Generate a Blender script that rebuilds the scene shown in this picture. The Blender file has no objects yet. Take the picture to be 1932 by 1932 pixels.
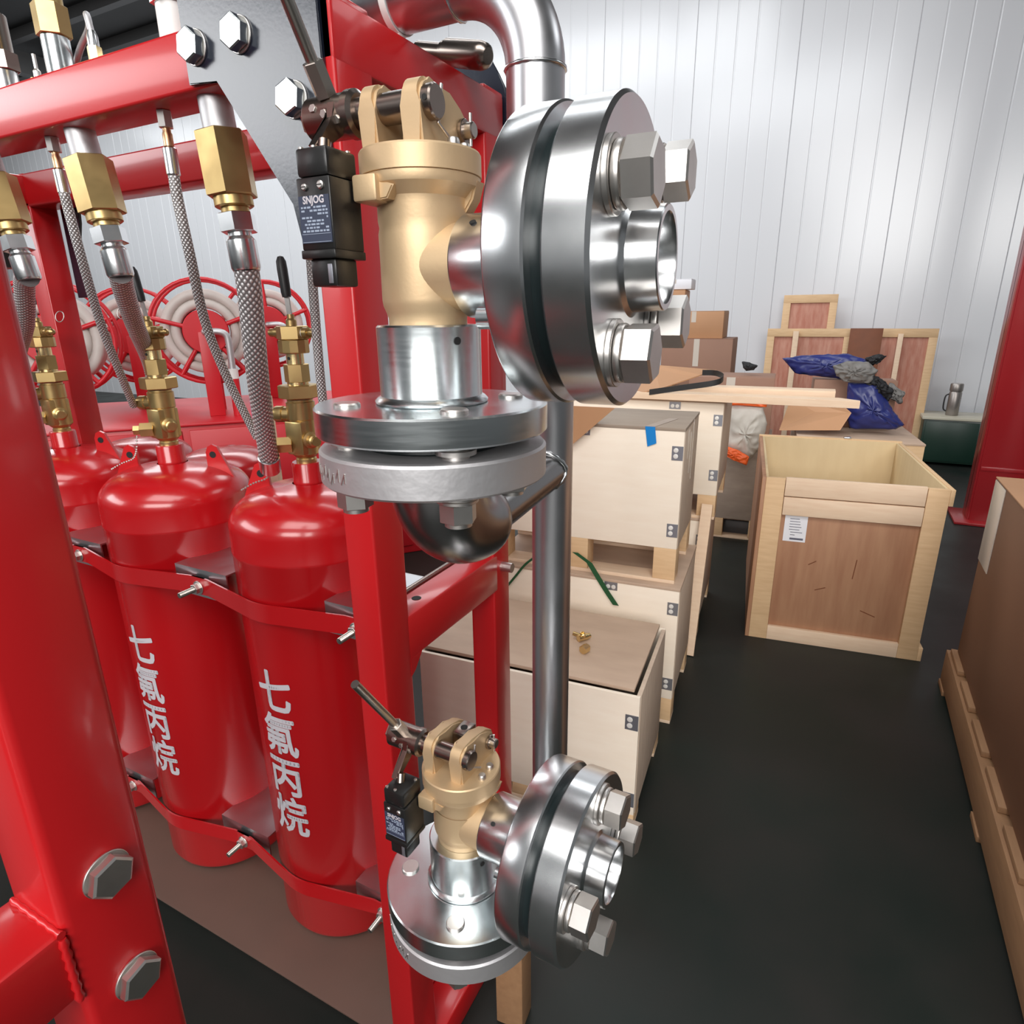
import bpy, bmesh, math, random
from mathutils import Vector, Matrix
random.seed(7)
S = bpy.context.scene
COL = S.collection
PI = math.pi

# ------------------------------------------------------------------ camera, world, lights, exposure
RM = Matrix(((0.8893664, -0.1284310, 0.4387857), (0.4570571, 0.2733381, -0.8463954), (-0.0112334, 0.9533057, 0.3017980)))
CAMZ, FPX = 1.6, 1182.11
cam_d = bpy.data.cameras.new('camera'); cam = bpy.data.objects.new('camera', cam_d); COL.objects.link(cam)
cam_d.sensor_width = 36.0; cam_d.lens = 36.0 * FPX / 1932.0; cam_d.clip_start = 0.02; cam_d.clip_end = 80
m = RM.to_4x4(); m.translation = (0, 0, CAMZ); cam.matrix_world = m
S.camera = cam

W = bpy.data.worlds.new('world'); S.world = W; W.use_nodes = True
W.node_tree.nodes['Background'].inputs[0].default_value = (0.93, 0.97, 1.0, 1)
W.node_tree.nodes['Background'].inputs[1].default_value = 0.17

def area(name, loc, target, sx, sy, power, col=(1, 1, 1)):
    l = bpy.data.lights.new(name, 'AREA'); l.shape = 'RECTANGLE'; l.size = sx; l.size_y = sy; l.energy = power; l.color = col
    o = bpy.data.objects.new(name, l); COL.objects.link(o); o.location = loc
    o.rotation_euler = (Vector(target) - Vector(loc)).to_track_quat('-Z', 'Y').to_euler()
    return o
area('window_light', (2.0, -6.4, 3.8), (-0.4, 3.0, 1.5), 6.0, 2.6, 550, (1.0, 0.985, 0.96))
area('window_light_left', (-9.4, -5.0, 4.8), (-1.0, 0.8, 1.9), 7.0, 2.4, 380, (0.97, 0.985, 1.0))
area('fill_near', (0.3, -1.7, 5.1), (-0.3, 1.6, 1.2), 4.0, 2.0, 170, (1.0, 0.985, 0.965))  # unseen fill lamp, added so brightness falls off towards the floor
area('skylight', (-1.6, 2.5, 5.5), (-1.45, 5.2, 2.2), 3.4, 1.1, 82, (0.95, 0.98, 1.0))
area('fill_far', (-8.5, 5.6, 5.55), (-8.5, 6.6, 0), 14.0, 1.8, 500, (0.95, 0.98, 1.0))  # added fill lamp out of view, brightens the left part of the back wall
area('skylight_side', (3.6, 4.6, 5.55), (3.6, 4.6, 0), 2.5, 2.0, 60, (0.95, 0.98, 1.0))

vs = S.view_settings
S.display_settings.display_device = 'sRGB'
vs.view_transform = 'Standard'; vs.look = 'None'; vs.gamma = 1.0; vs.exposure = 0.0; vs.use_curve_mapping = False

# ------------------------------------------------------------------ helpers
def ray(px, py):
    v = Vector((px - 966.0, 966.0 - py, -FPX)).normalized()
    return RM @ v
def on(px, py, ax, val):
    r = ray(px, py); c = Vector((0, 0, CAMZ)); return c + r * ((val - c[ax]) / r[ax])

def srgb(r, g, b):
    f = lambda c: (c / 255.0 / 12.92) if c / 255.0 <= 0.04045 else ((c / 255.0 + 0.055) / 1.055) ** 2.4
    return (f(r), f(g), f(b), 1.0)

M = {}
def mat(name, col, rough=0.5, metal=0.0, noise=0.0, nscale=20.0, stretch=(1, 1, 1), bump=0.0, bscale=None, coat=0.0, col2=None, spec=0.5, aniso=0.0, rvar=0.0, coord='Object', detail=4.0):
    m = bpy.data.materials.new(name); m.use_nodes = True; nt = m.node_tree
    b = nt.nodes['Principled BSDF']
    b.inputs['Base Color'].default_value = col; b.inputs['Roughness'].default_value = rough; b.inputs['Metallic'].default_value = metal
    b.inputs['Specular IOR Level'].default_value = spec
    if coat: b.inputs['Coat Weight'].default_value = coat; b.inputs['Coat Roughness'].default_value = 0.12
    if aniso: b.inputs['Anisotropic'].default_value = aniso
    if noise or bump or rvar:
        tc = nt.nodes.new('ShaderNodeTexCoord'); mp = nt.nodes.new('ShaderNodeMapping'); mp.inputs['Scale'].default_value = stretch
        nt.links.new(tc.outputs[coord], mp.inputs['Vector'])
        n = nt.nodes.new('ShaderNodeTexNoise'); n.inputs['Scale'].default_value = nscale; n.inputs['Detail'].default_value = detail
        nt.links.new(mp.outputs[0], n.inputs['Vector'])
        if noise:
            mr = nt.nodes.new('ShaderNodeMapRange'); mr.inputs[1].default_value = 0.3; mr.inputs[2].default_value = 0.7; mr.inputs[3].default_value = 0; mr.inputs[4].default_value = noise
            nt.links.new(n.outputs['Fac'], mr.inputs[0])
            mx = nt.nodes.new('ShaderNodeMix'); mx.data_type = 'RGBA'
            mx.inputs[6].default_value = col; mx.inputs[7].default_value = col2 if col2 else (col[0] * .5, col[1] * .5, col[2] * .5, 1)
            nt.links.new(mr.outputs[0], mx.inputs[0]); nt.links.new(mx.outputs[2], b.inputs['Base Color'])
        if rvar:
            mr2 = nt.nodes.new('ShaderNodeMapRange'); mr2.inputs[1].default_value = 0.3; mr2.inputs[2].default_value = 0.7
            mr2.inputs[3].default_value = max(0.02, rough - rvar); mr2.inputs[4].default_value = rough + rvar
            nt.links.new(n.outputs['Fac'], mr2.inputs[0]); nt.links.new(mr2.outputs[0], b.inputs['Roughness'])
        if bump:
            n2 = n
            if bscale:
                n2 = nt.nodes.new('ShaderNodeTexNoise'); n2.inputs['Scale'].default_value = bscale; n2.inputs['Detail'].default_value = 2
                nt.links.new(mp.outputs[0], n2.inputs['Vector'])
            bp = nt.nodes.new('ShaderNodeBump'); bp.inputs['Strength'].default_value = bump; bp.inputs['Distance'].default_value = 0.002
            nt.links.new(n2.outputs['Fac'], bp.inputs['Height']); nt.links.new(bp.outputs[0], b.inputs['Normal'])
    M[name] = m
    return m

mat('red_paint', (0.52, 0.009, 0.012, 1), 0.36, noise=0.25, nscale=3, col2=(0.44, 0.007, 0.010, 1), bump=0.03, bscale=160, coat=0.4)
mat('red_gloss', (0.44, 0.005, 0.008, 1), 0.26, noise=0.2, nscale=2, col2=(0.37, 0.004, 0.006, 1), coat=0.4)
mat('red_far', (0.60, 0.015, 0.025, 1), 0.4, noise=0.2, nscale=4, col2=(0.45, 0.01, 0.016, 1))
mat('zinc', (0.66, 0.70, 0.71, 1), 0.24, 1.0, noise=0.15, nscale=30, stretch=(1, 1, 12), col2=(0.54, 0.58, 0.59, 1), rvar=0.03)
mat('machined', (0.72, 0.73, 0.74, 1), 0.25, 1.0, noise=0.12, nscale=40, col2=(0.60, 0.61, 0.62, 1), rvar=0.02)
mat('raw_steel', (0.60, 0.59, 0.60, 1), 0.5, 0.85, noise=0.3, nscale=25, col2=(0.48, 0.47, 0.49, 1), bump=0.15, bscale=120)
mat('pipe_steel', (0.62, 0.62, 0.64, 1), 0.34, 1.0, noise=0.2, nscale=14, col2=(0.52, 0.52, 0.55, 1), rvar=0.04)
mat('elbow_steel', (0.36, 0.35, 0.35, 1), 0.27, 1.0, noise=0.3, nscale=20, col2=(0.28, 0.27, 0.27, 1))
mat('bolt_steel', (0.68, 0.65, 0.62, 1), 0.38, 1.0, noise=0.3, nscale=60, col2=(0.48, 0.45, 0.43, 1))
mat('dark_steel', (0.30, 0.25, 0.22, 1), 0.27, 1.0, noise=0.2, nscale=50, col2=(0.22, 0.18, 0.16, 1))
mat('rod_steel', (0.48, 0.44, 0.40, 1), 0.28, 1.0)
mat('hole_dark', (0.006, 0.006, 0.006, 1), 0.7)
mat('gasket', (0.008, 0.014, 0.015, 1), 0.3)
mat('cast_brass', (0.62, 0.45, 0.27, 1), 0.5, 0.6, noise=0.25, nscale=18, col2=(0.55, 0.39, 0.22, 1), bump=0.04, bscale=400)
mat('brass', (0.52, 0.37, 0.16, 1), 0.34, 0.9, noise=0.35, nscale=30, col2=(0.40, 0.27, 0.115, 1), rvar=0.05)
mat('brass_light', (0.80, 0.62, 0.32, 1), 0.25, 1.0)
mat('copper', (0.72, 0.42, 0.24, 1), 0.35, 1.0)
mat('plate_paint', (0.012, 0.016, 0.028, 1), 0.2, bump=0.035, nscale=8, bscale=170, spec=0.8)
mat('black_plastic', (0.010, 0.010, 0.010, 1), 0.32, bump=0.05, nscale=5, bscale=200)
mat('black_rubber', (0.012, 0.012, 0.013, 1), 0.45)
mat('white_print', (0.50, 0.47, 0.50, 1), 0.5)
mat('white_plastic', (0.8, 0.8, 0.78, 1), 0.4)
mat('label_blue', (0.03, 0.04, 0.07, 1), 0.4)
mat('label_grey', (0.28, 0.33, 0.42, 1), 0.45)
mat('base_brown', (0.11, 0.065, 0.05, 1), 0.5, noise=0.5, nscale=5, col2=(0.15, 0.08, 0.06, 1))  # mottled brown for the rack's base plate
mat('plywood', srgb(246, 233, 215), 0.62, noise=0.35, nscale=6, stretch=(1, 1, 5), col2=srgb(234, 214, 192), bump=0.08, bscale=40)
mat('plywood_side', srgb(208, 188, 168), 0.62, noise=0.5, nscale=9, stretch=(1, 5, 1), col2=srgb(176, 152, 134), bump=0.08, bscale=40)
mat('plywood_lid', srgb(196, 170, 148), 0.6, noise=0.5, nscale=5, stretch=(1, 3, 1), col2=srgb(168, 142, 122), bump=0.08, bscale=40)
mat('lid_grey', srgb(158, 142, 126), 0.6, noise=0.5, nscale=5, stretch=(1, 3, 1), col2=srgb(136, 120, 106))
mat('pine', srgb(222, 188, 146), 0.6, noise=0.4, nscale=8, stretch=(1, 8, 8), col2=srgb(190, 148, 106), bump=0.1, bscale=30)
mat('pine_dark', srgb(158, 120, 86), 0.62, noise=0.4, nscale=8, stretch=(8, 1, 8), col2=srgb(128, 92, 64), bump=0.1, bscale=30)
mat('pine_pale', srgb(232, 206, 178), 0.6, noise=0.35, nscale=8, stretch=(1, 8, 8), col2=srgb(206, 166, 134), bump=0.1, bscale=30)
mat('crate_panel', srgb(178, 134, 102), 0.55, noise=0.6, nscale=5, stretch=(6, 6, 0.7), col2=srgb(150, 100, 74), bump=0.06, bscale=30)
mat('crate_inner', srgb(214, 190, 148), 0.6, noise=0.35, nscale=5, stretch=(4, 4, 1), col2=srgb(196, 168, 126))
mat('grey_board', srgb(172, 156, 142), 0.65, noise=0.5, nscale=7, stretch=(1, 1, 3), col2=srgb(140, 124, 114))
mat('red_board', srgb(176, 112, 92), 0.65, noise=0.6, nscale=6, stretch=(5, 5, 1), col2=srgb(206, 160, 140))
mat('brown_board', srgb(120, 66, 36), 0.6, noise=0.3, nscale=12)
mat('carton', srgb(184, 138, 100), 0.62, noise=0.3, nscale=4, col2=srgb(166, 120, 84))
mat('carton_dark', srgb(150, 112, 92), 0.62, noise=0.3, nscale=4, col2=srgb(128, 94, 78))
mat('carton_brown', srgb(120, 82, 58), 0.6, noise=0.3, nscale=4, col2=srgb(104, 70, 50))
mat('tape_clear', srgb(206, 196, 184), 0.2)
mat('clip_steel', (0.32, 0.33, 0.37, 1), 0.4, 0.8)
mat('clip_rivet', (0.78, 0.76, 0.72, 1), 0.45, 0.2)
mat('tape_blue', srgb(20, 130, 205), 0.35)
mat('strap_green', (0.012, 0.085, 0.03, 1), 0.4)
mat('bag_blue', (0.022, 0.030, 0.16, 1), 0.35, noise=0.3, nscale=8, bump=0.5, bscale=14)
mat('cloth_grey', (0.20, 0.19, 0.18, 1), 0.8, noise=0.4, nscale=12, bump=0.5, bscale=20)
mat('cloth_black', (0.012, 0.012, 0.014, 1), 0.7, bump=0.5, nscale=10, bscale=18)
mat('sack', srgb(206, 200, 190), 0.6, noise=0.3, nscale=9, bump=0.5, bscale=16)
mat('orange', srgb(236, 100, 40), 0.45)
mat('paper', (0.80, 0.80, 0.84, 1), 0.6)
mat('ink', (0.12, 0.12, 0.16, 1), 0.6)
mat('cabinet_green', (0.006, 0.028, 0.018, 1), 0.35)
mat('cabinet_top', srgb(190, 184, 166), 0.4)
mat('thermos', (0.34, 0.31, 0.29, 1), 0.35, 0.8)
mat('hose_white', srgb(206, 196, 190), 0.55, noise=0.4, nscale=10, col2=srgb(176, 166, 160))
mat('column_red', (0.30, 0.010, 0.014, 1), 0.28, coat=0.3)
mat('pink_tag', srgb(230, 120, 170), 0.5)
mat('wall_panel', (0.66, 0.67, 0.695, 1), 0.22, spec=0.6, noise=0.12, nscale=0.6, col2=(0.65, 0.66, 0.685, 1))
mat('seam', (0.58, 0.59, 0.61, 1), 0.5)
mat('ceiling_dark', (0.055, 0.055, 0.055, 1), 0.6, noise=0.4, nscale=2)
mat('ceiling_beam', (0.10, 0.10, 0.10, 1), 0.5)
mat('floor_paint', (0.010, 0.017, 0.0145, 1), 0.45, noise=0.8, nscale=2.2, col2=(0.024, 0.021, 0.019, 1), bump=0.08, bscale=30, rvar=0.08, detail=8, spec=0.25)

def braid_material(name, nu, nv):
    m = bpy.data.materials.new(name); m.use_nodes = True; nt = m.node_tree; b = nt.nodes['Principled BSDF']
    b.inputs['Metallic'].default_value = 0.35; b.inputs['Roughness'].default_value = 0.4
    tc = nt.nodes.new('ShaderNodeTexCoord')
    outs = []
    for sgn in (1, -1):
        mp = nt.nodes.new('ShaderNodeMapping'); mp.inputs['Scale'].default_value = (nu, nv * sgn, 1)
        nt.links.new(tc.outputs['UV'], mp.inputs['Vector'])
        w = nt.nodes.new('ShaderNodeTexWave'); w.wave_type = 'BANDS'; w.bands_direction = 'DIAGONAL'; w.inputs['Scale'].default_value = 0.5
        nt.links.new(mp.outputs[0], w.inputs['Vector']); outs.append(w.outputs['Fac'])
    mx = nt.nodes.new('ShaderNodeMath'); mx.operation = 'MULTIPLY'
    nt.links.new(outs[0], mx.inputs[0]); nt.links.new(outs[1], mx.inputs[1])
    cr = nt.nodes.new('ShaderNodeMapRange'); cr.inputs[1].default_value = 0.05; cr.inputs[2].default_value = 0.6
    nt.links.new(mx.outputs[0], cr.inputs[0])
    mi = nt.nodes.new('ShaderNodeMix'); mi.data_type = 'RGBA'; mi.inputs[6].default_value = (0.20, 0.185, 0.185, 1); mi.inputs[7].default_value = (0.86, 0.85, 0.85, 1)
    nt.links.new(cr.outputs[0], mi.inputs[0]); nt.links.new(mi.outputs[2], b.inputs['Base Color'])
    bp = nt.nodes.new('ShaderNodeBump'); bp.inputs['Strength'].default_value = 0.7; bp.inputs['Distance'].default_value = 0.002
    nt.links.new(mx.outputs[0], bp.inputs['Height']); nt.links.new(bp.outputs[0], b.inputs['Normal'])
    M[name] = m
braid_material('braid', 16, 110)
braid_material('braid_thin', 10, 170)

def link(name, me, mt, parent=None, loc=None, rot=None):
    o = bpy.data.objects.new(name, me); COL.objects.link(o)
    if mt and not me.materials: me.materials.append(M[mt])
    if parent: o.parent = parent
    if loc is not None: o.location = loc
    if rot is not None: o.rotation_euler = rot
    return o
def finish(me, smooth=True, ang=40):
    if smooth:
        for p in me.polygons: p.use_smooth = True
        me.set_sharp_from_angle(angle=math.radians(ang))
    me.update(); return me
def from_bm(name, bm, smooth=True, ang=40):
    bmesh.ops.recalc_face_normals(bm, faces=bm.faces)
    me = bpy.data.meshes.new(name); bm.to_mesh(me); bm.free(); return finish(me, smooth, ang)

def bm_box(bm, lo, hi, mtx=None):
    vs_ = [bm.verts.new((x, y, z)) for x in (lo[0], hi[0]) for y in (lo[1], hi[1]) for z in (lo[2], hi[2])]
    if mtx:
        for v in vs_: v.co = mtx @ v.co
    for f in ((0, 1, 3, 2), (4, 6, 7, 5), (0, 4, 5, 1), (2, 3, 7, 6), (0, 2, 6, 4), (1, 5, 7, 3)):
        bm.faces.new([vs_[i] for i in f])
    return vs_
def box(name, lo, hi, mt, parent=None, bevel=0.002, mtx=None, seg=2):
    lo2 = [min(a, b) for a, b in zip(lo, hi)]; hi2 = [max(a, b) for a, b in zip(lo, hi)]
    bm = bmesh.new(); bm_box(bm, lo2, hi2)
    if bevel: bmesh.ops.bevel(bm, geom=bm.edges[:], offset=bevel, segments=seg, affect='EDGES', profile=0.5)
    if mtx: bmesh.ops.transform(bm, matrix=mtx, verts=bm.verts)
    return link(name, from_bm(name, bm), mt, parent)

def frame_of(d):
    d = Vector(d).normalized(); a = Vector((0, 0, 1)) if abs(d.z) < 0.95 else Vector((1, 0, 0))
    x = a.cross(d).normalized(); y = d.cross(x); return x, y, d
def lathe_me(name, prof, origin=(0, 0, 0), axis=(0, 0, 1), seg=48, closed=False, ang=35):
    """prof: list of (r, t); r=0 closes with a point"""
    x, y, d = frame_of(axis); o = Vector(origin); bm = bmesh.new(); rings = []
    for r, t in prof:
        if r < 1e-6: rings.append([bm.verts.new(o + d * t)])
        else: rings.append([bm.verts.new(o + d * t + x * (r * math.cos(2 * PI * k / seg)) + y * (r * math.sin(2 * PI * k / seg))) for k in range(seg)])
    pairs = list(zip(rings[:-1], rings[1:]))
    if closed: pairs.append((rings[-1], rings[0]))
    for a, b in pairs:
        if len(a) == 1 and len(b) == 1: continue
        for k in range(seg):
            k2 = (k + 1) % seg
            if len(a) == 1: bm.faces.new((a[0], b[k], b[k2]))
            elif len(b) == 1: bm.faces.new((a[k], a[k2], b[0]))
            else: bm.faces.new((a[k], a[k2], b[k2], b[k]))
    return from_bm(name, bm, True, ang)
def lathe(name, prof, mt, parent=None, origin=(0, 0, 0), axis=(0, 0, 1), seg=48, closed=False, ang=35):
    return link(name, lathe_me(name, prof, origin, axis, seg, closed, ang), mt, parent)
def disc_prof(r, t0, t1, bev=0.0015, bore=0.0):
    p = [(r - bev, t0), (r, t0 + bev), (r, t1 - bev), (r - bev, t1)]
    if bore: return [(bore, t0)] + p + [(bore, t1)]
    return [(0, t0)] + p + [(0, t1)]
def disc(name, r, t0, t1, mt, parent=None, origin=(0, 0, 0), axis=(0, 0, 1), bev=0.0015, bore=0.0, seg=64):
    return lathe(name, disc_prof(r, t0, t1, bev, bore), mt, parent, origin, axis, seg, closed=bool(bore))
def hex_me(name, r, t0, t1, origin=(0, 0, 0), axis=(0, 0, 1), rot=0.0, cham=0.0, bore=0.0):
    """hexagonal prism, r = across-corner radius, rounded chamfer on the outer end"""
    x, y, d = frame_of(axis); o = Vector(origin); bm = bmesh.new()
    def ring(rr, t, n=6, a0=0): return [bm.verts.new(o + d * t + x * (rr * math.cos(rot + a0 + 2 * PI * k / n)) + y * (rr * math.sin(rot + a0 + 2 * PI * k / n))) for k in range(n)]
    c = cham if cham else r * 0.04
    rs = [ring(r - c, t0), ring(r, t0 + c * 0.6), ring(r, t1 - c * 0.6), ring(r - c, t1)]
    for a, b in zip(rs[:-1], rs[1:]):
        for k in range(6): bm.faces.new((a[k], a[(k + 1) % 6], b[(k + 1) % 6], b[k]))
    bm.faces.new(rs[0]); bm.faces.new(rs[-1])
    return from_bm(name, bm, True, 25)
def hexa(name, r, t0, t1, mt, parent=None, origin=(0, 0, 0), axis=(0, 0, 1), rot=0.0, cham=0.0):
    return link(name, hex_me(name, r, t0, t1, origin, axis, rot, cham), mt, parent)

def smooth_path(pts, n=8):
    P = [Vector(p) for p in pts]
    if len(P) < 3: return P
    out = []
    for i in range(len(P) - 1):
        p0 = P[max(i - 1, 0)]; p1 = P[i]; p2 = P[i + 1]; p3 = P[min(i + 2, len(P) - 1)]
        for k in range(n):
            t = k / n
            out.append(0.5 * ((2 * p1) + (p2 - p0) * t + (2 * p0 - 5 * p1 + 4 * p2 - p3) * t * t + (3 * p1 - p0 - 3 * p2 + p3) * t ** 3))
    out.append(P[-1]); return out
def tube_me(name, pts, r, seg=16, cap=True, uvlen=None, closed=False):
    P = [Vector(p) for p in pts]; n = len(P); R = r if isinstance(r, (list, tuple)) else [r] * n
    verts = []; faces = []; uvs = []
    T = [((P[(i + 1) % n] - P[i - 1]) if closed else (P[min(i + 1, n - 1)] - P[max(i - 1, 0)])).normalized() for i in range(n)]
    x, y, _ = frame_of(T[0]); dist = 0; D = []
    for i in range(n):
        if i:
            q = T[i - 1].rotation_difference(T[i]); x = q @ x; y = q @ y; dist += (P[i] - P[i - 1]).length
        D.append(dist)
        for k in range(seg):
            a = 2 * PI * k / seg; verts.append(P[i] + x * (R[i] * math.cos(a)) + y * (R[i] * math.sin(a)))
    L = D[-1] if D[-1] > 0 else 1
    for i in range(n - 1 + (1 if closed else 0)):
        j = (i + 1) % n
        for k in range(seg):
            k2 = (k + 1) % seg
            faces.append((i * seg + k, i * seg + k2, j * seg + k2, j * seg + k))
            v0 = D[i]; v1 = D[j] if j else L
            uvs += [(k / seg, v0), ((k + 1) / seg, v0), ((k + 1) / seg, v1), (k / seg, v1)]
    if cap and not closed:
        faces.append(tuple(range(seg))); uvs += [(0, 0)] * seg
        faces.append(tuple(reversed(range((n - 1) * seg, n * seg)))); uvs += [(0, 0)] * seg
    me = bpy.data.meshes.new(name); me.from_pydata(verts, [], faces)
    uv = me.uv_layers.new(name='UVMap')
    for i, c in enumerate(uvs): uv.data[i].uv = c
    return finish(me, True, 50)
def tube(name, pts, r, mt, parent=None, seg=16, cap=True, closed=False):
    return link(name, tube_me(name, pts, r, seg, cap, closed=closed), mt, parent)

def prism_me(name, poly, t0, t1, o=(0, 0, 0), ex=(1, 0, 0), ey=(0, 0, 1), en=(0, 1, 0), bevel=0.0, holes=()):
    """polygon poly in (ex, ey), extruded along en from t0 to t1"""
    o, ex, ey, en = Vector(o), Vector(ex), Vector(ey), Vector(en); bm = bmesh.new()
    a = [bm.verts.new(o + ex * p[0] + ey * p[1] + en * t0) for p in poly]
    b = [bm.verts.new(o + ex * p[0] + ey * p[1] + en * t1) for p in poly]
    n = len(poly)
    fa = bm.faces.new(a); fb = bm.faces.new(list(reversed(b)))
    for k in range(n): bm.faces.new((a[k], a[(k + 1) % n], b[(k + 1) % n], b[k]))
    if bevel:
        ed = [e for e in bm.edges if (e in fa.edges[:] or e in fb.edges[:])]
        bmesh.ops.bevel(bm, geom=ed, offset=bevel, segments=2, affect='EDGES')
    return from_bm(name, bm, True, 30)
def prism(name, poly, t0, t1, mt, parent=None, **k):
    return link(name, prism_me(name, poly, t0, t1, **k), mt, parent)

def thing(name, label, cat, loc=(0, 0, 0), rotz=0.0, group=None):
    o = bpy.data.objects.new(name, None); o.empty_display_size = 0.05; COL.objects.link(o)
    o.location = loc; o.rotation_euler = (0, 0, rotz); return tag(o, label, cat, group)
def tag(o, label, cat, group=None):
    o['label'] = label; o['category'] = cat
    if group: o['group'] = group
    return o
def struct(o): o['kind'] = 'structure'; return o
def dup(root, loc, rotz, label=None, group=None):
    r = root.copy(); COL.objects.link(r); r.location = loc; r.rotation_euler = (0, 0, rotz)
    if label: r['label'] = label
    if group: r['group'] = group
    for ch in list(root.children):
        c = ch.copy(); COL.objects.link(c); c.parent = r
        for g in list(ch.children):
            d = g.copy(); COL.objects.link(d); d.parent = c
    return r
def text_me(name, s, size, extrude=0.0, align='CENTER', bold=0.0):
    cu = bpy.data.curves.new(name, 'FONT'); cu.body = s; cu.size = size; cu.align_x = align; cu.align_y = 'CENTER'; cu.extrude = extrude; cu.offset = bold
    cu.resolution_u = 3
    ob = bpy.data.objects.new(name, cu); COL.objects.link(ob)
    dg = bpy.context.evaluated_depsgraph_get(); me = bpy.data.meshes.new_from_object(ob.evaluated_get(dg)); me.name = name
    me.materials.clear()
    bpy.data.objects.remove(ob); bpy.data.curves.remove(cu)
    return me
# ------------------------------------------------------------------ the setting
WY = 8.6
fl = struct(box('floor', (-20, -9, -0.1), (8, WY + 0.3, 0), 'floor_paint', bevel=0))
wb = struct(box('wall_back', (-20, WY + 0.009, 0), (8, WY + 0.18, 6.1), 'seam', bevel=0))
def wall_panel_mesh(w, h):
    xs = [0.0, 0.004]; ys = [0.008, 0.0]
    n = 5
    for k in range(1, n):
        x = w * k / n; xs += [x - 0.010, x - 0.004, x + 0.004, x + 0.010]; ys += [0.0, 0.0035, 0.0035, 0.0]
    xs += [w - 0.004, w]; ys += [0.0, 0.008]
    v = []; f = []
    for x, y in zip(xs, ys): v += [(x, y, 0), (x, y, h)]
    for i in range(len(xs) - 1): f.append((2 * i, 2 * i + 2, 2 * i + 3, 2 * i + 1))
    me = bpy.data.meshes.new('wall_panel'); me.from_pydata(v, [], f); me.update(); return me
pw = 1.12; pme = wall_panel_mesh(pw - 0.003, 6.1)
for k in range(25):
    link('wall_panel', pme, 'wall_panel', wb, (-20 + k * pw + 0.35 - 0.25, WY, 0))
wall_l = struct(box('wall_left', (-20.15, -9, 0), (-20, WY, 6.1), 'wall_panel', bevel=0))
ce = struct(box('ceiling', (-20.15, -2.0, 6.1), (8, WY + 0.3, 6.2), 'ceiling_dark', bevel=0))
for k in range(11): box('ceiling_beam', (-20, -1.5 + k * 0.95, 5.95), (8, -1.38 + k * 0.95, 6.1), 'ceiling_beam', ce, bevel=0)
for k in range(5): box('ceiling_girder', (-18.5 + 5.2 * k, -2, 5.62), (-18.3 + 5.2 * k, WY, 5.95), 'ceiling_beam', ce, bevel=0)

# red painted steel column by the wall
t = thing('steel_column', 'tall red painted steel column standing right of the open wooden crate', 'column', (1.02, 5.77, 0))
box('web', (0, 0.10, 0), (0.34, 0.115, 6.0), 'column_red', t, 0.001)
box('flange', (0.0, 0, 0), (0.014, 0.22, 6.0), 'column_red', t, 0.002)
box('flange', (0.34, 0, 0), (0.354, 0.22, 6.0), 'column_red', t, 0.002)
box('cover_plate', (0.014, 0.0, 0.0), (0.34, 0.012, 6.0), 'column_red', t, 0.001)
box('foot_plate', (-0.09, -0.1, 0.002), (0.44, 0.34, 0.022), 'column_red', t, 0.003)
box('stiffener', (0.02, -0.008, 0.42), (0.335, 0.0, 0.45), 'column_red', t, 0.001)
# ------------------------------------------------------------------ red rack that holds the gas cylinders
rack = thing('cylinder_rack', 'red welded steel rack holding the row of gas cylinders', 'rack')
box('post', (-0.678, 0.72, 0.0), (-0.618, 0.797, 1.985), 'red_paint', rack, 0.0045, seg=3)
box('post', (-0.680, 1.105, 0.0), (-0.618, 1.175, 1.985), 'red_paint', rack, 0.0045, seg=3)
box('post', (-2.150, 1.10, 0.0), (-2.080, 1.175, 1.985), 'red_paint', rack, 0.0045, seg=3)
box('post', (-2.150, 0.72, 0.0), (-2.080, 0.797, 1.985), 'red_paint', rack, 0.0045, seg=3)
box('front_beam', (-2.150, 0.72, 1.912), (-0.640, 0.80, 1.988), 'red_paint', rack, 0.0045, seg=3)
box('rear_beam', (-2.150, 1.10, 1.900), (-0.640, 1.175, 1.984), 'red_paint', rack, 0.0045, seg=3)
box('end_beam', (-0.676, 0.72, 1.907), (-0.617, 1.175, 1.980), 'red_paint', rack, 0.005)
box('end_beam', (-2.149, 0.76, 1.907), (-2.082, 1.14, 1.980), 'red_paint', rack, 0.005)
cm = box('middle_beam', (-0.677, 0.79, 1.012), (-0.617, 1.12, 1.098), 'red_paint', rack, 0.005)
prism('corner_gusset', [(0.790, 1.016), (0.790, 0.975), (0.806, 0.985), (0.832, 1.016)], -0.0585, 0.0, 'red_paint', rack, o=(-0.6175, 0, 0), ex=(0, 1, 0), ey=(0, 0, 1), en=(1, 0, 0), bevel=0.002)
disc('bolt_hole', 0.009, 0, 0.0012, 'hole_dark', rack, (-0.648, 0.86, 1.0978), seg=20, bev=0.0003)
tube('tie_rod', [(-0.70, 0.84, 1.085), (-0.70, 1.09, 1.085)], 0.007, 'dark_steel', rack, 12)
hexa('bolt', 0.015, 0, 0.014, 'bolt_steel', rack, (-0.642, 1.105, 1.07), (0, -1, 0), 0.3)
tube('bolt', [(-0.618, 1.14, 1.063), (-0.592, 1.14, 1.063)], 0.011, 'bolt_steel', rack, 14)
box('base_beam', (-2.9, 0.83, 0.0), (-0.68, 0.90, 0.078), 'red_paint', rack, 0.005)
box('base_beam', (-2.9, 1.10, 0.0), (-0.68, 1.18, 0.078), 'red_paint', rack, 0.005)
box('base_beam', (-0.68, 0.797, 0.0), (-0.60, 1.10, 0.077), 'red_paint', rack, 0.005)
box('base_plate', (-2.9, 0.722, 0.078), (-0.69, 1.178, 0.084), 'base_brown', rack, 0.001)

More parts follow.
